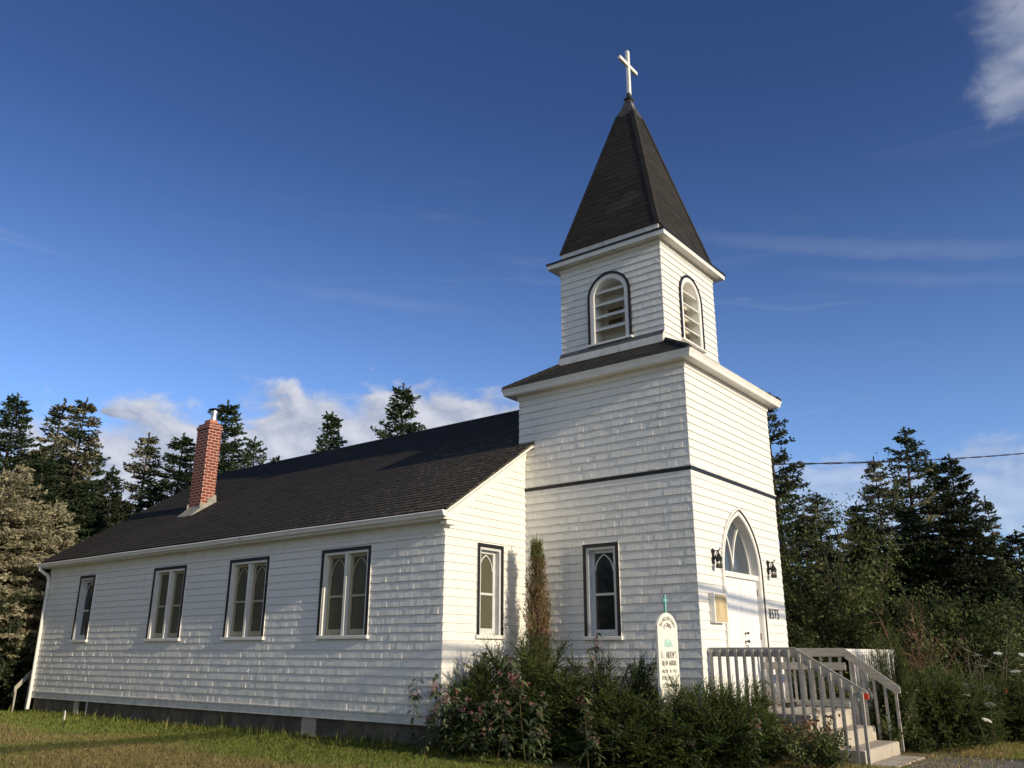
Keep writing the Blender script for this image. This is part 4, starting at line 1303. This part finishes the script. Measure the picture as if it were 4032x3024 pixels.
tree_proto('ragged',   7, 1.75, .9, 'spruce_needles', 6, whorl=.29, nb=6, droop=.0, dens=1.2, gaps=.15, extra=.06, shape=.7, thick=1.25)
tree_proto('slim',     8, 1.35, .6, 'fir_needles', 7, whorl=.23, nb=7, droop=.05, dens=1.2, gaps=.06, shape=.85, thick=1.2)

G1, G2, G3 = 'spruces behind the rear end of the church', 'conifers rising over the church roof', 'conifers right of the tower'
for i, r in enumerate([
    ('spruce_tree', 'lush', 'tall broad spruce with a dense dark top, far left behind the church', -1.51, 23.3, 9.62, 1.0, .3, G1),
    ('spruce_tree', 'thin', 'thin spruce with bare pale middle, second tall top from the left', .11, 24.4, 10.11, 1.15, 1.3, G1),
    ('spruce_tree', 'lichen', 'sparse lichen-hung spruce, third tall top from the left', -.45, 20.9, 9.25, .95, 2.1, G1),
    ('spruce_tree', 'dark', 'dark spruce cut by the left picture edge', -3.0, 22.4, 8.5, 1.25, .9, G1),
    ('spruce_tree', 'lush', 'mid-green fir below the two thin lichen spruces', -1.66, 20.3, 7.1, 1.25, 4.0, G1),
    ('spruce_tree', 'dark', 'small dark pointed spruce at the right end of the left clump', .35, 19.9, 7.05, .75, 2.9, G1),
    ('spruce_tree', 'lichen', 'lone pale lichen-covered spruce between left clump and chimney', 3.52, 23.9, 9.33, .95, .2, G1),
    ('spruce_tree', 'pale', 'pale beige lichen-covered spruce lowest at the left picture edge', -2.75, 19.3, 6.4, .95, .4, G1),
    ('spruce_tree', 'lichen', 'brownish lichen-greyed spruce above the pale one at the left edge', -3.3, 20.6, 7.3, 1.05, 3.9, G1),
    ('spruce_tree', 'lichen', 'brown-green spruce low under the second thin spruce top', -1.3, 21.3, 7.6, 1.0, 5.6, G1),
    ('spruce_tree', 'lush', 'fir filling the space under the third tall top from the left', .5, 21.9, 8.0, 1.05, 5.2, G1),
    ('spruce_tree', 'lush', 'green fir whose boughs reach the rear roof edge', -.35, 19.9, 6.5, 1.15, 2.4, G1),
    ('spruce_tree', 'pale', 'beige sunlit spruce against the far rear eave of the church', -1.6, 19.2, 5.6, .85, 2.2, G1),
    ('spruce_tree', 'pale', 'beige spruce half outside the left picture edge', -4.2, 19.6, 7.0, 1.0, 3.7, G1),
    ('spruce_tree', 'dark', 'dark spruce filling the gap behind the rear roof corner', -.2, 22.2, 7.6, 1.2, 1.0, G1),
    ('spruce_tree', 'dark', 'dark spruce left of the chimney, behind the roof', 2.0, 22.4, 6.6, 1.2, 5.0, G1),
    ('fir_tree', 'lush', 'full green fir directly behind the brick chimney', 4.56, 20.4, 10.22, 1.05, 1.9, G2),
    ('fir_tree', 'lush', 'shorter fir showing left of the brick chimney', 4.0, 22.4, 9.2, 1.15, 3.2, G2),
    ('fir_tree', 'ragged', 'ragged low fir top just right of the chimney fir', 7.22, 22.3, 9.7, .8, .8, G2),
    ('fir_tree', 'ragged', 'lowest fir tip over the roof, right of the chimney', 9.17, 23.4, 9.35, .9, 2.6, G2),
    ('fir_tree', 'slim', 'slim solitary fir tip over the middle of the roof ridge', 10.1, 21.3, 11.2, 1.05, 1.0, G2),
    ('fir_tree', 'lush', 'large full fir over the roof ridge close to the tower', 10.26, 17.4, 11.8, .95, 5.1, G2),
    ('spruce_tree', 'ragged', 'spruce with flat reaching limbs right behind the tower edge', 9.2, 1.95, 8.0, .85, 1.1, G3),
    ('spruce_tree', 'ragged', 'tall open spruce crossing the power cable, right of the tower', 12.4, -.44, 7.5, .95, 4.1, G3),
    ('spruce_tree', 'lichen', 'greyish spruce left of the tall open one', 11.1, .0, 6.5, .85, .5, G3),
    ('spruce_tree', 'dark', 'broad dense black-green spruce near the right edge', 10.5, -2.0, 6.2, .98, 2.4, G3),
    ('spruce_tree', 'slim', 'thin spruce tip peeping just left of the dense black spruce', 14.3, -.8, 6.9, 1.1, .6, G3),
    ('spruce_tree', 'thin', 'small sparse spruce with a pale snag beside it, right edge', 14.9, -2.1, 5.75, .9, 3.3, G3),
    ('spruce_tree', 'thin', 'spruce cut by the right picture edge', 14.1, -3.05, 5.4, 1.0, 5.5, G3),
    ('spruce_tree', 'dark', 'low dark spruce at the right picture edge', 11.9, -2.95, 4.4, 1.3, 1.6, G3),
    ('spruce_tree', 'lush', 'green lower spruce in front of the tall open one', 10.6, -.9, 5.0, 1.25, .9, G3),
    ('spruce_tree', 'lichen', 'lichen-greyed spruce low behind the alder clump', 10.4, 1.4, 5.6, 1.15, 2.7, G3),
    ('spruce_tree', 'lichen', 'pale lichen-covered spruce close against the right tower edge', 9.0, 1.35, 4.9, 1.1, .7, G3),
    ('spruce_tree', 'dark', 'dark low spruce filling the gap behind the two alders', 10.0, .25, 4.9, 1.15, 3.0, G3),
    ('spruce_tree', 'lush', 'green fir between the greyish spruce and the alders, low top', 10.8, .45, 5.3, 1.0, 1.4, G3),
]): place_tree(*r)


def shrub(kind, label, loc, H, Rr, leaves, seed, nst=9, nleaf=5000, leaf=.07, bark='bark', twigs=0, cat='shrub', group=None, upright=.55, rnd=None, ext=0.0, wratio=.55):
    """broad-leaved shrub: forked stems with clustered leaves"""
    rg = np.random.default_rng(seed); st = MB().use(bark); tips = []
    for s in range(nst):
        a = rg.random()*2*pi; e = rg.uniform(upright, 1.35); d = V3(cos(a)*cos(e), sin(a)*cos(e), sin(e))
        p = V3(rg.normal(0, Rr*.15), rg.normal(0, Rr*.15), 0); Ln = min(H/max(.35, sin(e)), Rr/max(.2, cos(e)))*rg.uniform(.75, 1.05)
        pts = [p]
        for k in range(6): d = unit(d+rg.normal(0, .10, 3)+V3(0, 0, .03)); pts.append(pts[-1]+d*Ln/6)
        st.tube(pts, [.004+.016*H/3*(1-k/6.5) for k in range(7)], 5, False)
        for k in range(2, 7):
            for j in range(3):
                dd = unit(d+rg.normal(0, .7, 3)); l2 = Ln*.28*rg.uniform(.5, 1.1); q = [pts[k]]
                for _ in range(3): dd = unit(dd+rg.normal(0, .15, 3)); q.append(q[-1]+dd*l2/3)
                st.tube(q, [.009*H/3, .006*H/3, .004, .002], 3, False); tips.append(q)
    t = thing(kind, label, cat, loc, 0, group)
    st.build('stems', t)
    if nleaf:
        tp = np.array(tips); n = nleaf; i = rg.integers(0, len(tp), n); f = rg.random(n)*3; k = np.minimum(f.astype(int), 2); f = (f-k)[:, None]
        P = tp[i, k]*(1-f)+tp[i, k+1]*f+rg.normal(0, .055*Rr, (n, 3))*V3(1, 1, .8)
        D = unit(rg.normal(0, 1, (n, 3))+V3(0, 0, -.15)); L = leaf*rg.uniform(.6, 1.3, n)
        cl = rg.random(len(tp))
        rr = np.clip(cl[i]*.55+rg.random(n)*.45, 0, 1)
        if ext: rr = np.where(rg.random(n) < ext, 1+rg.random(n), rr)
        P[:, 2] = np.maximum(P[:, 2], .05)
        mobj('leaves', leaf_mesh(kind+'_leaves', leaf_quads(P, D, L, L*wratio, rg, 1.0), 4, rr, leaves), t)
    return t


GS = 'shrubs behind the ramp'
shrub('alder_shrub', 'tall leafy alder with bare twig tips, nearest the tower edge', (7.9, .75, 0), 5.2, 1.9, 'alder_leaves', 41, 12, 8000, .09, group=GS)
shrub('alder_shrub', 'leafy alder left of the greyish spruce, dark glossy leaves', (8.1, -.05, 0), 4.8, 1.6, 'alder_leaves', 42, 11, 7000, .085, group=GS)
shrub('alder_shrub', 'broad feathery green bush in the middle of the right thicket', (7.5, -.30, 0), 3.0, 1.9, 'alder_leaves', 43, 16, 14000, .085, group=GS, upright=.3, ext=.4, wratio=.3)
shrub('alder_shrub', 'low bush close against the right tower corner', (7.3, 1.1, 0), 2.6, 1.5, 'alder_leaves', 44, 14, 8000, .085, group=GS, upright=.3)
shrub('alder_shrub', 'bush behind the dead brown twigs, right of the feathery one', (8.5, -1.5, 0), 2.9, 1.6, 'alder_leaves', 45, 13, 8000, .085, group=GS, upright=.35)
shrub('alder_shrub', 'bush below the dense black spruce', (8.9, -2.6, 0), 2.7, 1.6, 'alder_leaves', 46, 13, 8000, .085, group=GS, upright=.35)
shrub('alder_shrub', 'bush cut by the right picture edge, under low dark spruce', (9.3, -3.6, 0), 2.9, 1.6, 'alder_leaves', 47, 13, 8000, .085, group=GS, upright=.35)
shrub('alder_shrub', 'shadowed bush behind the tower-side thicket', (9.6, .3, 0), 3.6, 1.8, 'alder_leaves', 48, 12, 7000, .10, group=GS)
shrub('alder_shrub', 'leafy bush between the feathery bush and the dead brown shrub', (8.0, -1.0, 0), 2.5, 1.4, 'alder_leaves', 49, 13, 9000, .075, group=GS, upright=.3, ext=.2)
shrub('alder_shrub', 'low leafy bush behind the bare rose bushes', (8.0, -2.9, 0), 2.1, 1.4, 'alder_leaves', 50, 13, 9000, .07, group=GS, upright=.3, ext=.1)
shrub('dead_shrub', 'dead reddish-brown twiggy shrub at the end of the white ramp rail', (6.4, -1.45, 0), 2.05, .7, 'dry_leaves', 51, 30, 700, .04, bark='russet_twig', upright=1.0)
shrub('rose_bush', 'bare pale-stemmed rose bush behind the right junipers', (6.6, -2.75, 0), 1.55, .95, 'alder_leaves', 52, 12, 350, .05, bark='pale_twig', group='bare rose bushes')
shrub('rose_bush', 'bare pale-stemmed rose bush at the far right', (6.9, -3.75, 0), 1.75, .95, 'alder_leaves', 53, 11, 300, .05, bark='pale_twig', group='bare rose bushes')
shrub('snowberry_bush', 'small leafy bush against the right side of the steps', (2.62, -2.0, 0), .85, .5, 'alder_leaves', 54, 14, 2200, .05, upright=.4, ext=.15)
shrub('rose_bush', 'leafless dark bush in front of the church sign side wall', (-.75, .55, 0), 1.25, .5, 'dry_leaves', 55, 9, 160, .045)
shrub('dry_weed_bush', 'yellowing brown weeds at the foot of the left stair railing', (-.15, -1.55, 0), .65, .42, 'dry_leaves', 56, 12, 900, .06, upright=.6)
shrub('rose_bush', 'low green ground bush beside the front slab', (-.75, -1.9, 0), .42, .6, 'alder_leaves', 57, 16, 2600, .05, upright=.3, ext=.2)
shrub('shade_bush', 'dark evergreen undergrowth at the left picture edge', (-3.6, 18.9, 0), 2.7, 1.5, 'black_spruce_needles', 58, 14, 9000, .12, upright=.4, group='undergrowth left of the church')  # dark bushes added in place of the shade under the trees
shrub('shade_bush', 'dark undergrowth right behind the rear downspout', (-2.0, 19.3, 0), 2.8, 1.4, 'black_spruce_needles', 59, 14, 9000, .12, upright=.4, group='undergrowth left of the church')


def juniper_mesh(H, Rr, seed, stems=80, dens=1.0, fine=1.0):
    """spreading juniper: arching stems that end in feathery plumes"""
    rg = np.random.default_rng(seed); st = MB().use('bark'); P, D, L, Wd, Rn = [], [], [], [], []
    for s in range(stems):
        a = rg.random()*2*pi; e = math.asin(rg.uniform(.03, .995)); Ln = rg.uniform(.80, 1.04)/sqrt((cos(e)/Rr)**2+(sin(e)/H)**2)
        d = V3(cos(a)*cos(e), sin(a)*cos(e), sin(e)); p = V3(cos(a), sin(a), 0)*Rr*.12*rg.random()+V3(0, 0, .08); pts = [p]; n = 9
        for k in range(n):
            d = unit(d+V3(0, 0, .03 if k < 4 else -.10)+rg.normal(0, .07, 3)); pts.append(pts[-1]+d*Ln/n)
        st.tube([pts[0], pts[4], pts[-1]], [.012, .008, .003], 4, False)
        tone = rg.random()
        for k in range(3, n+1):
            nf = int(6*dens)
            for j in range(nf):
                f = rg.random(); base = pts[k-1]*(1-f)+pts[k]*f
                fd = unit((pts[k]-pts[k-1])/(Ln/n)+rg.normal(0, .75, 3)*V3(1, 1, .5)+V3(0, 0, .08)); fl = rg.uniform(.11, .28)
                m = int(40*fine); t = (np.arange(m)+rg.random(m))/m
                cu = unit(fd+V3(0, 0, .25))
                pp = base+fd*fl*t[:, None]*.9+cu*(fl*.15)*(t**2)[:, None]
                dd = unit(fd+rg.normal(0, .34, (m, 3)))
                P.append(pp); D.append(dd); L.append(rg.uniform(.02, .05, m)*(1-.3*t)); Wd.append(rg.uniform(.0055, .009, m))
                tip = (k >= n-2)
                base_r = np.clip(.25*tone+.5*rg.random(m)+.25*t*(k/n), 0, 1)
                Rn.append(np.where((rg.random(m) < .42) & (t > .35) & tip, 1+.8*rg.random(m), base_r))
    P, D = np.concatenate(P), np.concatenate(D); L, Wd, Rn = map(np.concatenate, (L, Wd, Rn))
    kz = H/np.percentile(P[:, 2], 98.5); P[:, 2] *= kz; st.v = [(x, y, z*kz) for x, y, z in st.v]
    P[:, 2] = np.maximum(P[:, 2], .02)
    return st, leaf_mesh('juniper_foliage', leaf_quads(P, D, L, Wd, rg, 1.0), 4, Rn, 'juniper_needles')


GJ = 'spreading junipers by the church front'
j1, j2, j3 = juniper_mesh(1.36, 1.15, 61, 190), juniper_mesh(1.24, 1.15, 62, 185), juniper_mesh(1.05, 1.25, 63, 190)
ja = []
for mb_, lab, loc, rz, sc, src in [
    (j1, 'juniper in the nave corner, in front of the narrow brown cedar', (-1.35, 2.35, 0), 0, (.95, .95, 1.08), None),
    (j2, 'juniper in front of the tower side window', (-1.15, 1.0, 0), 0, (1.0, 1.0, 1.0), None),
    (j3, 'juniper around the church sign, darkest of the front junipers', (-1.05, -.40, 0), 0, (.95, .85, .90), None),
    (None, 'low juniper at the near corner of the nave', (-1.75, 2.95, 0), 2.0, (.62, .55, .92), 1),
    (None, 'juniper between the church sign and the stair railing', (-.45, -.80, 0), 1.2, (.42, .55, .70), 0),
    (None, 'low juniper lobe nearest the lawn, below the sign juniper', (-1.6, .25, 0), 4.0, (.8, .75, .60), 0),
    (None, 'juniper right behind the far stair railing, poking above it', (2.85, -1.95, 0), .6, (.34, .34, 1.14), 0),
    (None, 'juniper right of the steps in front of the ramp', (3.75, -2.55, 0), 2.9, (.85, .62, 1.05), 2),
    (None, 'wide juniper at the right picture edge beside the gravel', (5.4, -3.15, 0), 5.0, (1.0, .72, .78), 1),
    (None, 'low juniper behind the right junipers, below the white ramp rail', (4.6, -2.1, 0), 3.9, (.8, .5, .72), 0),
]:
    if src is None:
        t = thing('juniper_bush', lab, 'juniper', loc, rz, GJ, sc); mb_[0].build('stems', t); mobj('foliage', mb_[1], t); ja.append(t)
    else: dup(ja[src], lab, loc, rz, sc, GJ)


def cedar():
    """narrow half-dead cedar: brown column with a green top and a green left side"""
    rg = np.random.default_rng(71); st = MB().use('pale_twig'); H = 2.62; P, D, L, Wd, Rn = [], [], [], [], []
    prof = lambda z: np.interp(z, [0, .8, 1.5, 1.9, 2.2, 2.6], [.30, .37, .27, .22, .19, .12])
    st.tube([(0, 0, 0), (.02, 0, 1.4), (.0, .01, 2.9)], [.035, .02, .006], 6)
    for i in range(620):
        z = .15+(H-.1)*rg.random()**.9; a = rg.random()*2*pi; r = prof(z)*rg.uniform(.55, 1.12)*(1+.22*sin(z*5.1+2*a)+.12*sin(z*11+a))
        e = rg.uniform(.7, 1.25); zz = max(.05, z-r*1.2)
        p0 = V3(0, 0, zz); p1 = V3(cos(a)*r, sin(a)*r, z+.12)
        st.tube([p0, p0*.45+p1*.55+V3(0, 0, -.03), p1], [.006, .004, .002], 3, False)
        m = 24; t = .35+.65*rg.random(m); pp = p0+(p1-p0)*t[:, None]+rg.normal(0, .028, (m, 3))
        dd = unit((p1-p0)+rg.normal(0, .13, (m, 3))+V3(cos(a), sin(a), .2)*.08)
        green = (z > 2.42) or (sin(a) > .55 and .55 < z < 1.6 and rg.random() < .75) or rg.random() < .22
        P.append(pp); D.append(dd); L.append(rg.uniform(.03, .075, m)); Wd.append(rg.uniform(.01, .02, m))
        Rn.append(1+rg.uniform(.55, 1, m) if green else rg.random(m))
    P, D = np.concatenate(P), np.concatenate(D); L, Wd, Rn = map(np.concatenate, (L, Wd, Rn))
    t = thing('cedar_shrub', 'narrow tall cedar, brown and half dead with a green tip, in the nave corner', 'cedar', (-.45, 2.80, .0), 0, None, (.86, .86, 1.205))
    st.build('stems', t); mobj('foliage', leaf_mesh('cedar_foliage', leaf_quads(P, D, L, Wd, rg, 1.0), 4, Rn, 'cedar_needles'), t)


cedar()


# ------------------------------------------------------------------ flowering plants
def lance_leaves(mb, p, d, L, W, r, droop=.6):
    d = unit(d); s = unit(np.cross(d, (0, 0, 1.))); pts = [np.array(p, float)]; dd = d.copy()
    for k in range(4): dd = unit(dd+V3(0, 0, -droop*.3)); pts.append(pts[-1]+dd*L/4)
    ws = [.12, .8, 1.0, .62, .04]
    for k in range(4):
        a, b = pts[k], pts[k+1]
        mb.poly([a-s*W*ws[k]/2, a+s*W*ws[k]/2, b+s*W*ws[k+1]/2, b-s*W*ws[k+1]/2], r)


def balsam_proto(label, loc, seed, H, nfl):
    rg = np.random.default_rng(seed); t = thing('balsam_plant', label, 'flower', loc, 0, 'pink balsam plants')
    st, lf, fl = MB().use('plant_stem'), MB().use('balsam_leaves'), MB().use('balsam_petals')
    heads = []
    d = unit(V3(rg.normal(0, .10), rg.normal(0, .10), 1)); p = V3(0, 0, 0); pts = [p]
    for k in range(8): d = unit(d+rg.normal(0, .05, 3)); pts.append(pts[-1]+d*H/8)
    st.tube(pts, [.008-.0007*k for k in range(9)], 5)
    for k in range(2, 9):
        a0 = rg.random()*6
        for j in range(6):
            a = a0+j*2*pi/6+rg.normal(0, .3)
            lance_leaves(lf, pts[k]+V3(0, 0, rg.uniform(-.05, .05)), V3(cos(a), sin(a), .35), rg.uniform(.14, .25), rg.uniform(.042, .07), rg.random() if rg.random() < .88 else 1+rg.random(), rg.uniform(.5, 1.4))
    for b in range(nfl):
        a = rg.random()*2*pi; k = rg.integers(5, 9); q = pts[k]; e = V3(cos(a)*.6, sin(a)*.6, .7)
        tip = q+unit(e)*rg.uniform(.09, .20)
        st.tube([q, (q+tip)/2+V3(0, 0, .01), tip], [.005, .004, .003], 4, False); heads.append(tip)
        for j in range(3):
            aa = rg.random()*6; lance_leaves(lf, (q+tip)/2, V3(cos(aa), sin(aa), .2), .14, .042, rg.random(), 1.0)
    for h in heads+[pts[-1]]:
        for f in range(rg.integers(2, 5)):
            c = h+rg.normal(0, .028, 3)+V3(0, 0, .01); fa = rg.random()*6; r0 = rg.random() if rg.random() < .75 else 1+rg.random()
            for q in range(5):
                a = fa+q*1.256; e1 = V3(cos(a), sin(a), rg.uniform(-.4, .6)); s1 = unit(np.cross(e1, (0, 0, 1.)))
                w = .013; Lp = rg.uniform(.018, .03)
                fl.poly([c, c+unit(e1)*Lp*.6+s1*w, c+unit(e1)*Lp+V3(0, 0, .004), c+unit(e1)*Lp*.6-s1*w], r0)
            fl.poly([c+V3(-.006, 0, 0), c+V3(.006, 0, 0), c+V3(.004, 0, -.03), c+V3(-.004, 0, -.03)], r0)
    st.build('stem', t); lf.build('leaves', t); fl.build('blossoms', t)
    return t


GB = 'pink balsam plants'
bp = [balsam_proto('tall pink balsam by the tower side window, left of its sill', (-.8, 2.1, 0), 81, 1.75, 4),
      balsam_proto('tall pink balsam in front of the tower window, right stem', (-.75, 1.65, 0), 82, 1.78, 5),
      balsam_proto('bushy pink balsam at the near corner of the nave', (-2.3, 3.3, 0), 83, 1.15, 7),
      balsam_proto('leafy balsam with drooping leaves in front of the junipers', (-2.5, 1.75, 0), 84, 1.0, 6)]
for src, lab, x, y, rz, s in [
    (2, 'pink balsam leftmost against the nave wall', -2.45, 3.75, 1.0, .92), (3, 'low balsam at the left foot of the corner clump', -2.55, 3.45, 2.0, .66),
    (3, 'pale pink balsam between the corner clump and the lawn', -2.85, 3.1, 3.3, .78), (2, 'pink balsam just left of the front junipers', -2.75, 2.75, .4, .85),
    (3, 'balsam with large hanging leaves before the middle juniper', -2.7, 2.25, 5.0, 1.02), (2, 'balsam topped by pink blossoms under the brown cedar', -2.45, 2.05, 2.2, 1.22),
    (3, 'big-leaved balsam in the middle of the front clump', -2.65, 1.35, 1.4, 1.0), (2, 'slender balsam above the middle of the front clump', -2.45, 1.55, 4.4, 1.08),
    (3, 'short balsam at the lawn edge below the middle juniper', -2.95, 1.95, 3.0, .58), (3, 'short balsam at the lawn edge further right', -2.75, .95, .3, .6),
    (2, 'lone pink balsam rising from the right half of the clump', -2.4, .55, 3.9, .88), (3, 'short balsam at the bottom edge below the sign juniper', -2.5, .25, 5.5, .52),
    (3, 'short leafy balsam at the bottom picture edge, middle', -2.9, 1.45, 4.6, .5), (2, 'low pink balsam at the right end of the clump', -1.55, -1.35, 1.9, .62),
    (2, 'pink balsam growing through the left stair railing', .02, -.85, .7, .93), (3, 'balsam behind the stair railing with long leaves', -.15, -.6, 2.5, .85),
    (2, 'pink balsam beside the cedar foot', -1.0, 2.75, 5.2, 1.12), (2, 'wispy pink balsam at the nave front wall', -1.55, 3.15, 3.1, 1.28),
    (3, 'balsam stems against the tower wall, right of the window', -.6, .95, 1.1, 1.25),
    (3, 'balsam with hanging leaves left of the middle of the clump', -2.6, 2.55, 1.9, .8), (3, 'broad balsam under the left juniper edge', -2.45, 2.9, 4.1, .7),
    (3, 'short balsam in the lawn-side row, third from the right', -2.35, .75, 2.9, .66), (3, 'short balsam in the lawn-side row, second from the right', -2.2, .3, 1.2, .6),
    (3, 'low balsam under the sign juniper', -2.05, -.25, 3.5, .55), (2, 'pink balsam low in the middle of the clump', -2.7, 2.0, 5.7, .7),
    (3, 'yellowing balsam bent over the lawn edge', -2.75, 1.2, .9, .55), (3, 'lowest balsam at the right end of the lawn-side row', -1.75, -.75, 4.9, .5),
]: dup(bp[src], lab, (x, y, 0), rz, (s, s, s), GB)


def umbel(label, loc, seed, H, r, group='white umbel flowers by the right junipers'):
    rg = np.random.default_rng(seed); t = thing('umbel_flower', label, 'flower', loc, 0, group)
    st, fl = MB().use('plant_stem'), MB().use('umbel_white')
    lean = rg.normal(0, .10, 2); tilt = V3(*(rg.normal(0, .22, 2)), 1); top = V3(lean[0], lean[1], H)
    st.tube([(0, 0, 0), top*V3(.4, .4, .55), top], [.005, .004, .003], 5)
    tilt = unit(tilt); s1 = unit(np.cross(tilt, (0, 1., 0))); s2 = np.cross(tilt, s1)
    for k in range(75):
        rr = r*sqrt(rg.random()); a = rg.random()*2*pi; q = top+(s1*cos(a)+s2*sin(a))*rr+tilt*(.035-.018*(rr/r)**2+rg.normal(0, .002))
        if k % 4 == 0: st.tube([top, q], [.0015, .001], 3, False)
        z = .011*rg.uniform(.7, 1.4)
        for j in range(5):
            b = j*1.256+rg.random(); e = (s1*cos(b)+s2*sin(b))*z*1.3; f = np.cross(tilt, e)*.5
            fl.poly([q, q+e*.7+f, q+e+tilt*.003, q+e*.7-f], rg.random())
    st.build('stem', t); fl.build('flower_head', t)


for i, (lab, x, y, z, r) in enumerate([
    ('white umbel highest left, against the bare rose bush', 6.15, -2.62, 1.42, .075), ('white umbel high in the middle of the rose bushes', 5.9, -3.15, 1.46, .075),
    ('white umbel high, right of its middle neighbour', 5.95, -3.42, 1.43, .085), ('white umbel just above the right juniper, tilted', 4.5, -2.95, 1.24, .075),
    ('large white umbel above the juniper near the grey ramp rail', 4.9, -3.5, 1.16, .09), ('white umbel in front of the juniper, left and higher', 3.15, -3.28, .70, .075),
    ('white umbel lowest of the left pair in front of the juniper', 3.3, -3.35, .46, .07), ('white umbel in the right lower cluster, topmost left', 4.45, -3.98, .56, .06),
    ('white umbel in the right lower cluster, middle', 4.55, -4.02, .47, .065), ('white umbel in the right lower cluster, lowest', 4.4, -3.98, .33, .06),
    ('greenish seed umbel at the far right edge', 5.1, -4.1, 1.10, .05), ('small white umbel at the far right edge', 5.2, -4.15, .92, .05),
    ('small white umbel above the front left pair', 3.1, -3.2, .82, .045),
]): umbel(lab, (x, y, 0), 90+i, z, r)


# ------------------------------------------------------------------ grass
def vnoise(x, y, s, seed):
    rg = np.random.default_rng(seed); g = rg.random((64, 64)); X, Y = x*s, y*s; i, j = np.floor(X).astype(int), np.floor(Y).astype(int); fx, fy = X-i, Y-j
    fx = fx*fx*(3-2*fx); fy = fy*fy*(3-2*fy); G = lambda a, b: g[a % 64, b % 64]
    return (G(i, j)*(1-fx)+G(i+1, j)*fx)*(1-fy)+(G(i, j+1)*(1-fx)+G(i+1, j+1)*fx)*fy


def grass():
    rg = np.random.default_rng(7); X, Y = [], []
    def zone(x0, x1, y0, y1, n, keep=None):
        x = rg.uniform(x0, x1, n); y = rg.uniform(y0, y1, n)
        if keep is not None: k = keep(x, y); x, y = x[k], y[k]
        X.append(x); Y.append(y)
    # visible wedge of lawn between the camera's lower edge and the nave wall
    edge = lambda x, y: (x > -7.4-(y-6.8)*.02) & ((x+7.3)*.78+(y-6.6)*.62 > -.25)
    zone(-7.4, -2.16, 1.2, 10, 120000, edge); zone(-9, -2.16, 10, 21, 60000)
    zone(-2.5, .2, -2.9, -1.2, 9000); zone(-2.3, -2.15, 3.4, 17.5, 5000)
    zone(2.3, 7.5, -4.6, -2.9, 16000); zone(.3, 7, -3.6, -2.55, 1500); zone(-8, 0, 17.6, 21, 9000, lambda x, y: x < -2.0)
    x, y = np.concatenate(X), np.concatenate(Y); n = len(x)
    wall = np.clip((x+4.1)/1.7, 0, 1)*(y > 3)*(y < 17.6)                                        # lusher by the wall
    dry = .62*vnoise(x, y, .55, 1)+.38*vnoise(x, y, 1.9, 2)-.42*np.clip((x+4.4+.5*vnoise(x, y, .7, 5))/1.3, 0, 1)
    dry = np.where(y < 1, vnoise(x, y, 1.6, 3)*.5+.2, dry)
    green = rg.random(n) > np.clip((dry-.16)*2.6, .06, .94)
    h = rg.uniform(.022, .055, n)*(1+1.3*wall*rg.random(n)); tall = (rg.random(n) < .05*(wall > .82)*np.clip((vnoise(x, y, 1.1, 9)-.55)*4, .02, 1)); h = np.where(tall, rg.uniform(.09, .30, n), h)
    h = np.where(x > -2.2, h*1.5, h)
    far = np.clip((y-5)/12, 0, 1)
    a = rg.random(n)*2*pi; lean = rg.uniform(.15, .8, n)*np.where(tall, .35, 1); w = rg.uniform(.0035, .0065, n)*(1+1.3*far)
    P = np.stack([x, y, np.full(n, .001)], 1); S = np.stack([np.cos(a+1.57), np.sin(a+1.57), np.zeros(n)], 1)
    T = P+np.stack([np.cos(a)*lean*h, np.sin(a)*lean*h, h], 1); Mi = P+np.stack([np.cos(a)*lean*h*.3, np.sin(a)*lean*h*.3, h*.55], 1)
    V = np.stack([P-S*w[:, None]/2, P+S*w[:, None]/2, Mi+S*w[:, None]*.4, T, Mi-S*w[:, None]*.4], 1)
    r = np.where(green, .75+.25*rg.random(n), .4*rg.random(n)); r = np.where(green & (rg.random(n) < .3), 1+.9*rg.random(n), r)
    o = mobj('lawn_grass', leaf_mesh('grass', V, 5, r, 'grass_blades')); tag(o, 'short patchy lawn grass, dry brown in front and green by the wall', 'grass', kind='stuff')


grass()


def far_woods():
    """the woods beyond the trees one can tell apart, as one mass of simple conifers"""
    rg = np.random.default_rng(17); P, D, L, Wd, Rn = [], [], [], [], []
    spots = []
    for k in range(60): spots.append((rg.uniform(-16, 9), rg.uniform(26, 40), rg.uniform(5.5, 8)))
    for k in range(60): spots.append((rg.uniform(14, 34), rg.uniform(-7, 12), rg.uniform(3.2, 5.4)))
    for k in range(24): spots.append((rg.uniform(-14, -5.5), rg.uniform(22, 27), rg.uniform(5, 8)))
    for k in range(46): spots.append((rg.uniform(-42, -24), rg.uniform(6, 46), rg.uniform(6.5, 9.5)))
    for x, y, H in spots:
        n = 900; f = rg.random(n)**1.4; z = .3+(H-.3)*f; R = (.22*H+.3)*(1-f)**.8; a = rg.random(n)*2*pi; r = R*rg.random(n)**.5
        P.append(np.stack([x+np.cos(a)*r, y+np.sin(a)*r, z], 1)); D.append(unit(np.stack([np.cos(a), np.sin(a), rg.normal(.0, .3, n)], 1)))
        L.append(rg.uniform(.25, .5, n)); Wd.append(rg.uniform(.10, .2, n)); Rn.append(rg.random(n))
    P, D = np.concatenate(P), np.concatenate(D); L, Wd, Rn = map(np.concatenate, (L, Wd, Rn))
    tag(mobj('far_woods', leaf_mesh('far_woods', leaf_quads(P, D, L, Wd, rg, 1.0), 4, Rn, 'black_spruce_needles')), 'dark spruce woods standing behind the nearer trees', 'woods', kind='stuff')


far_woods()
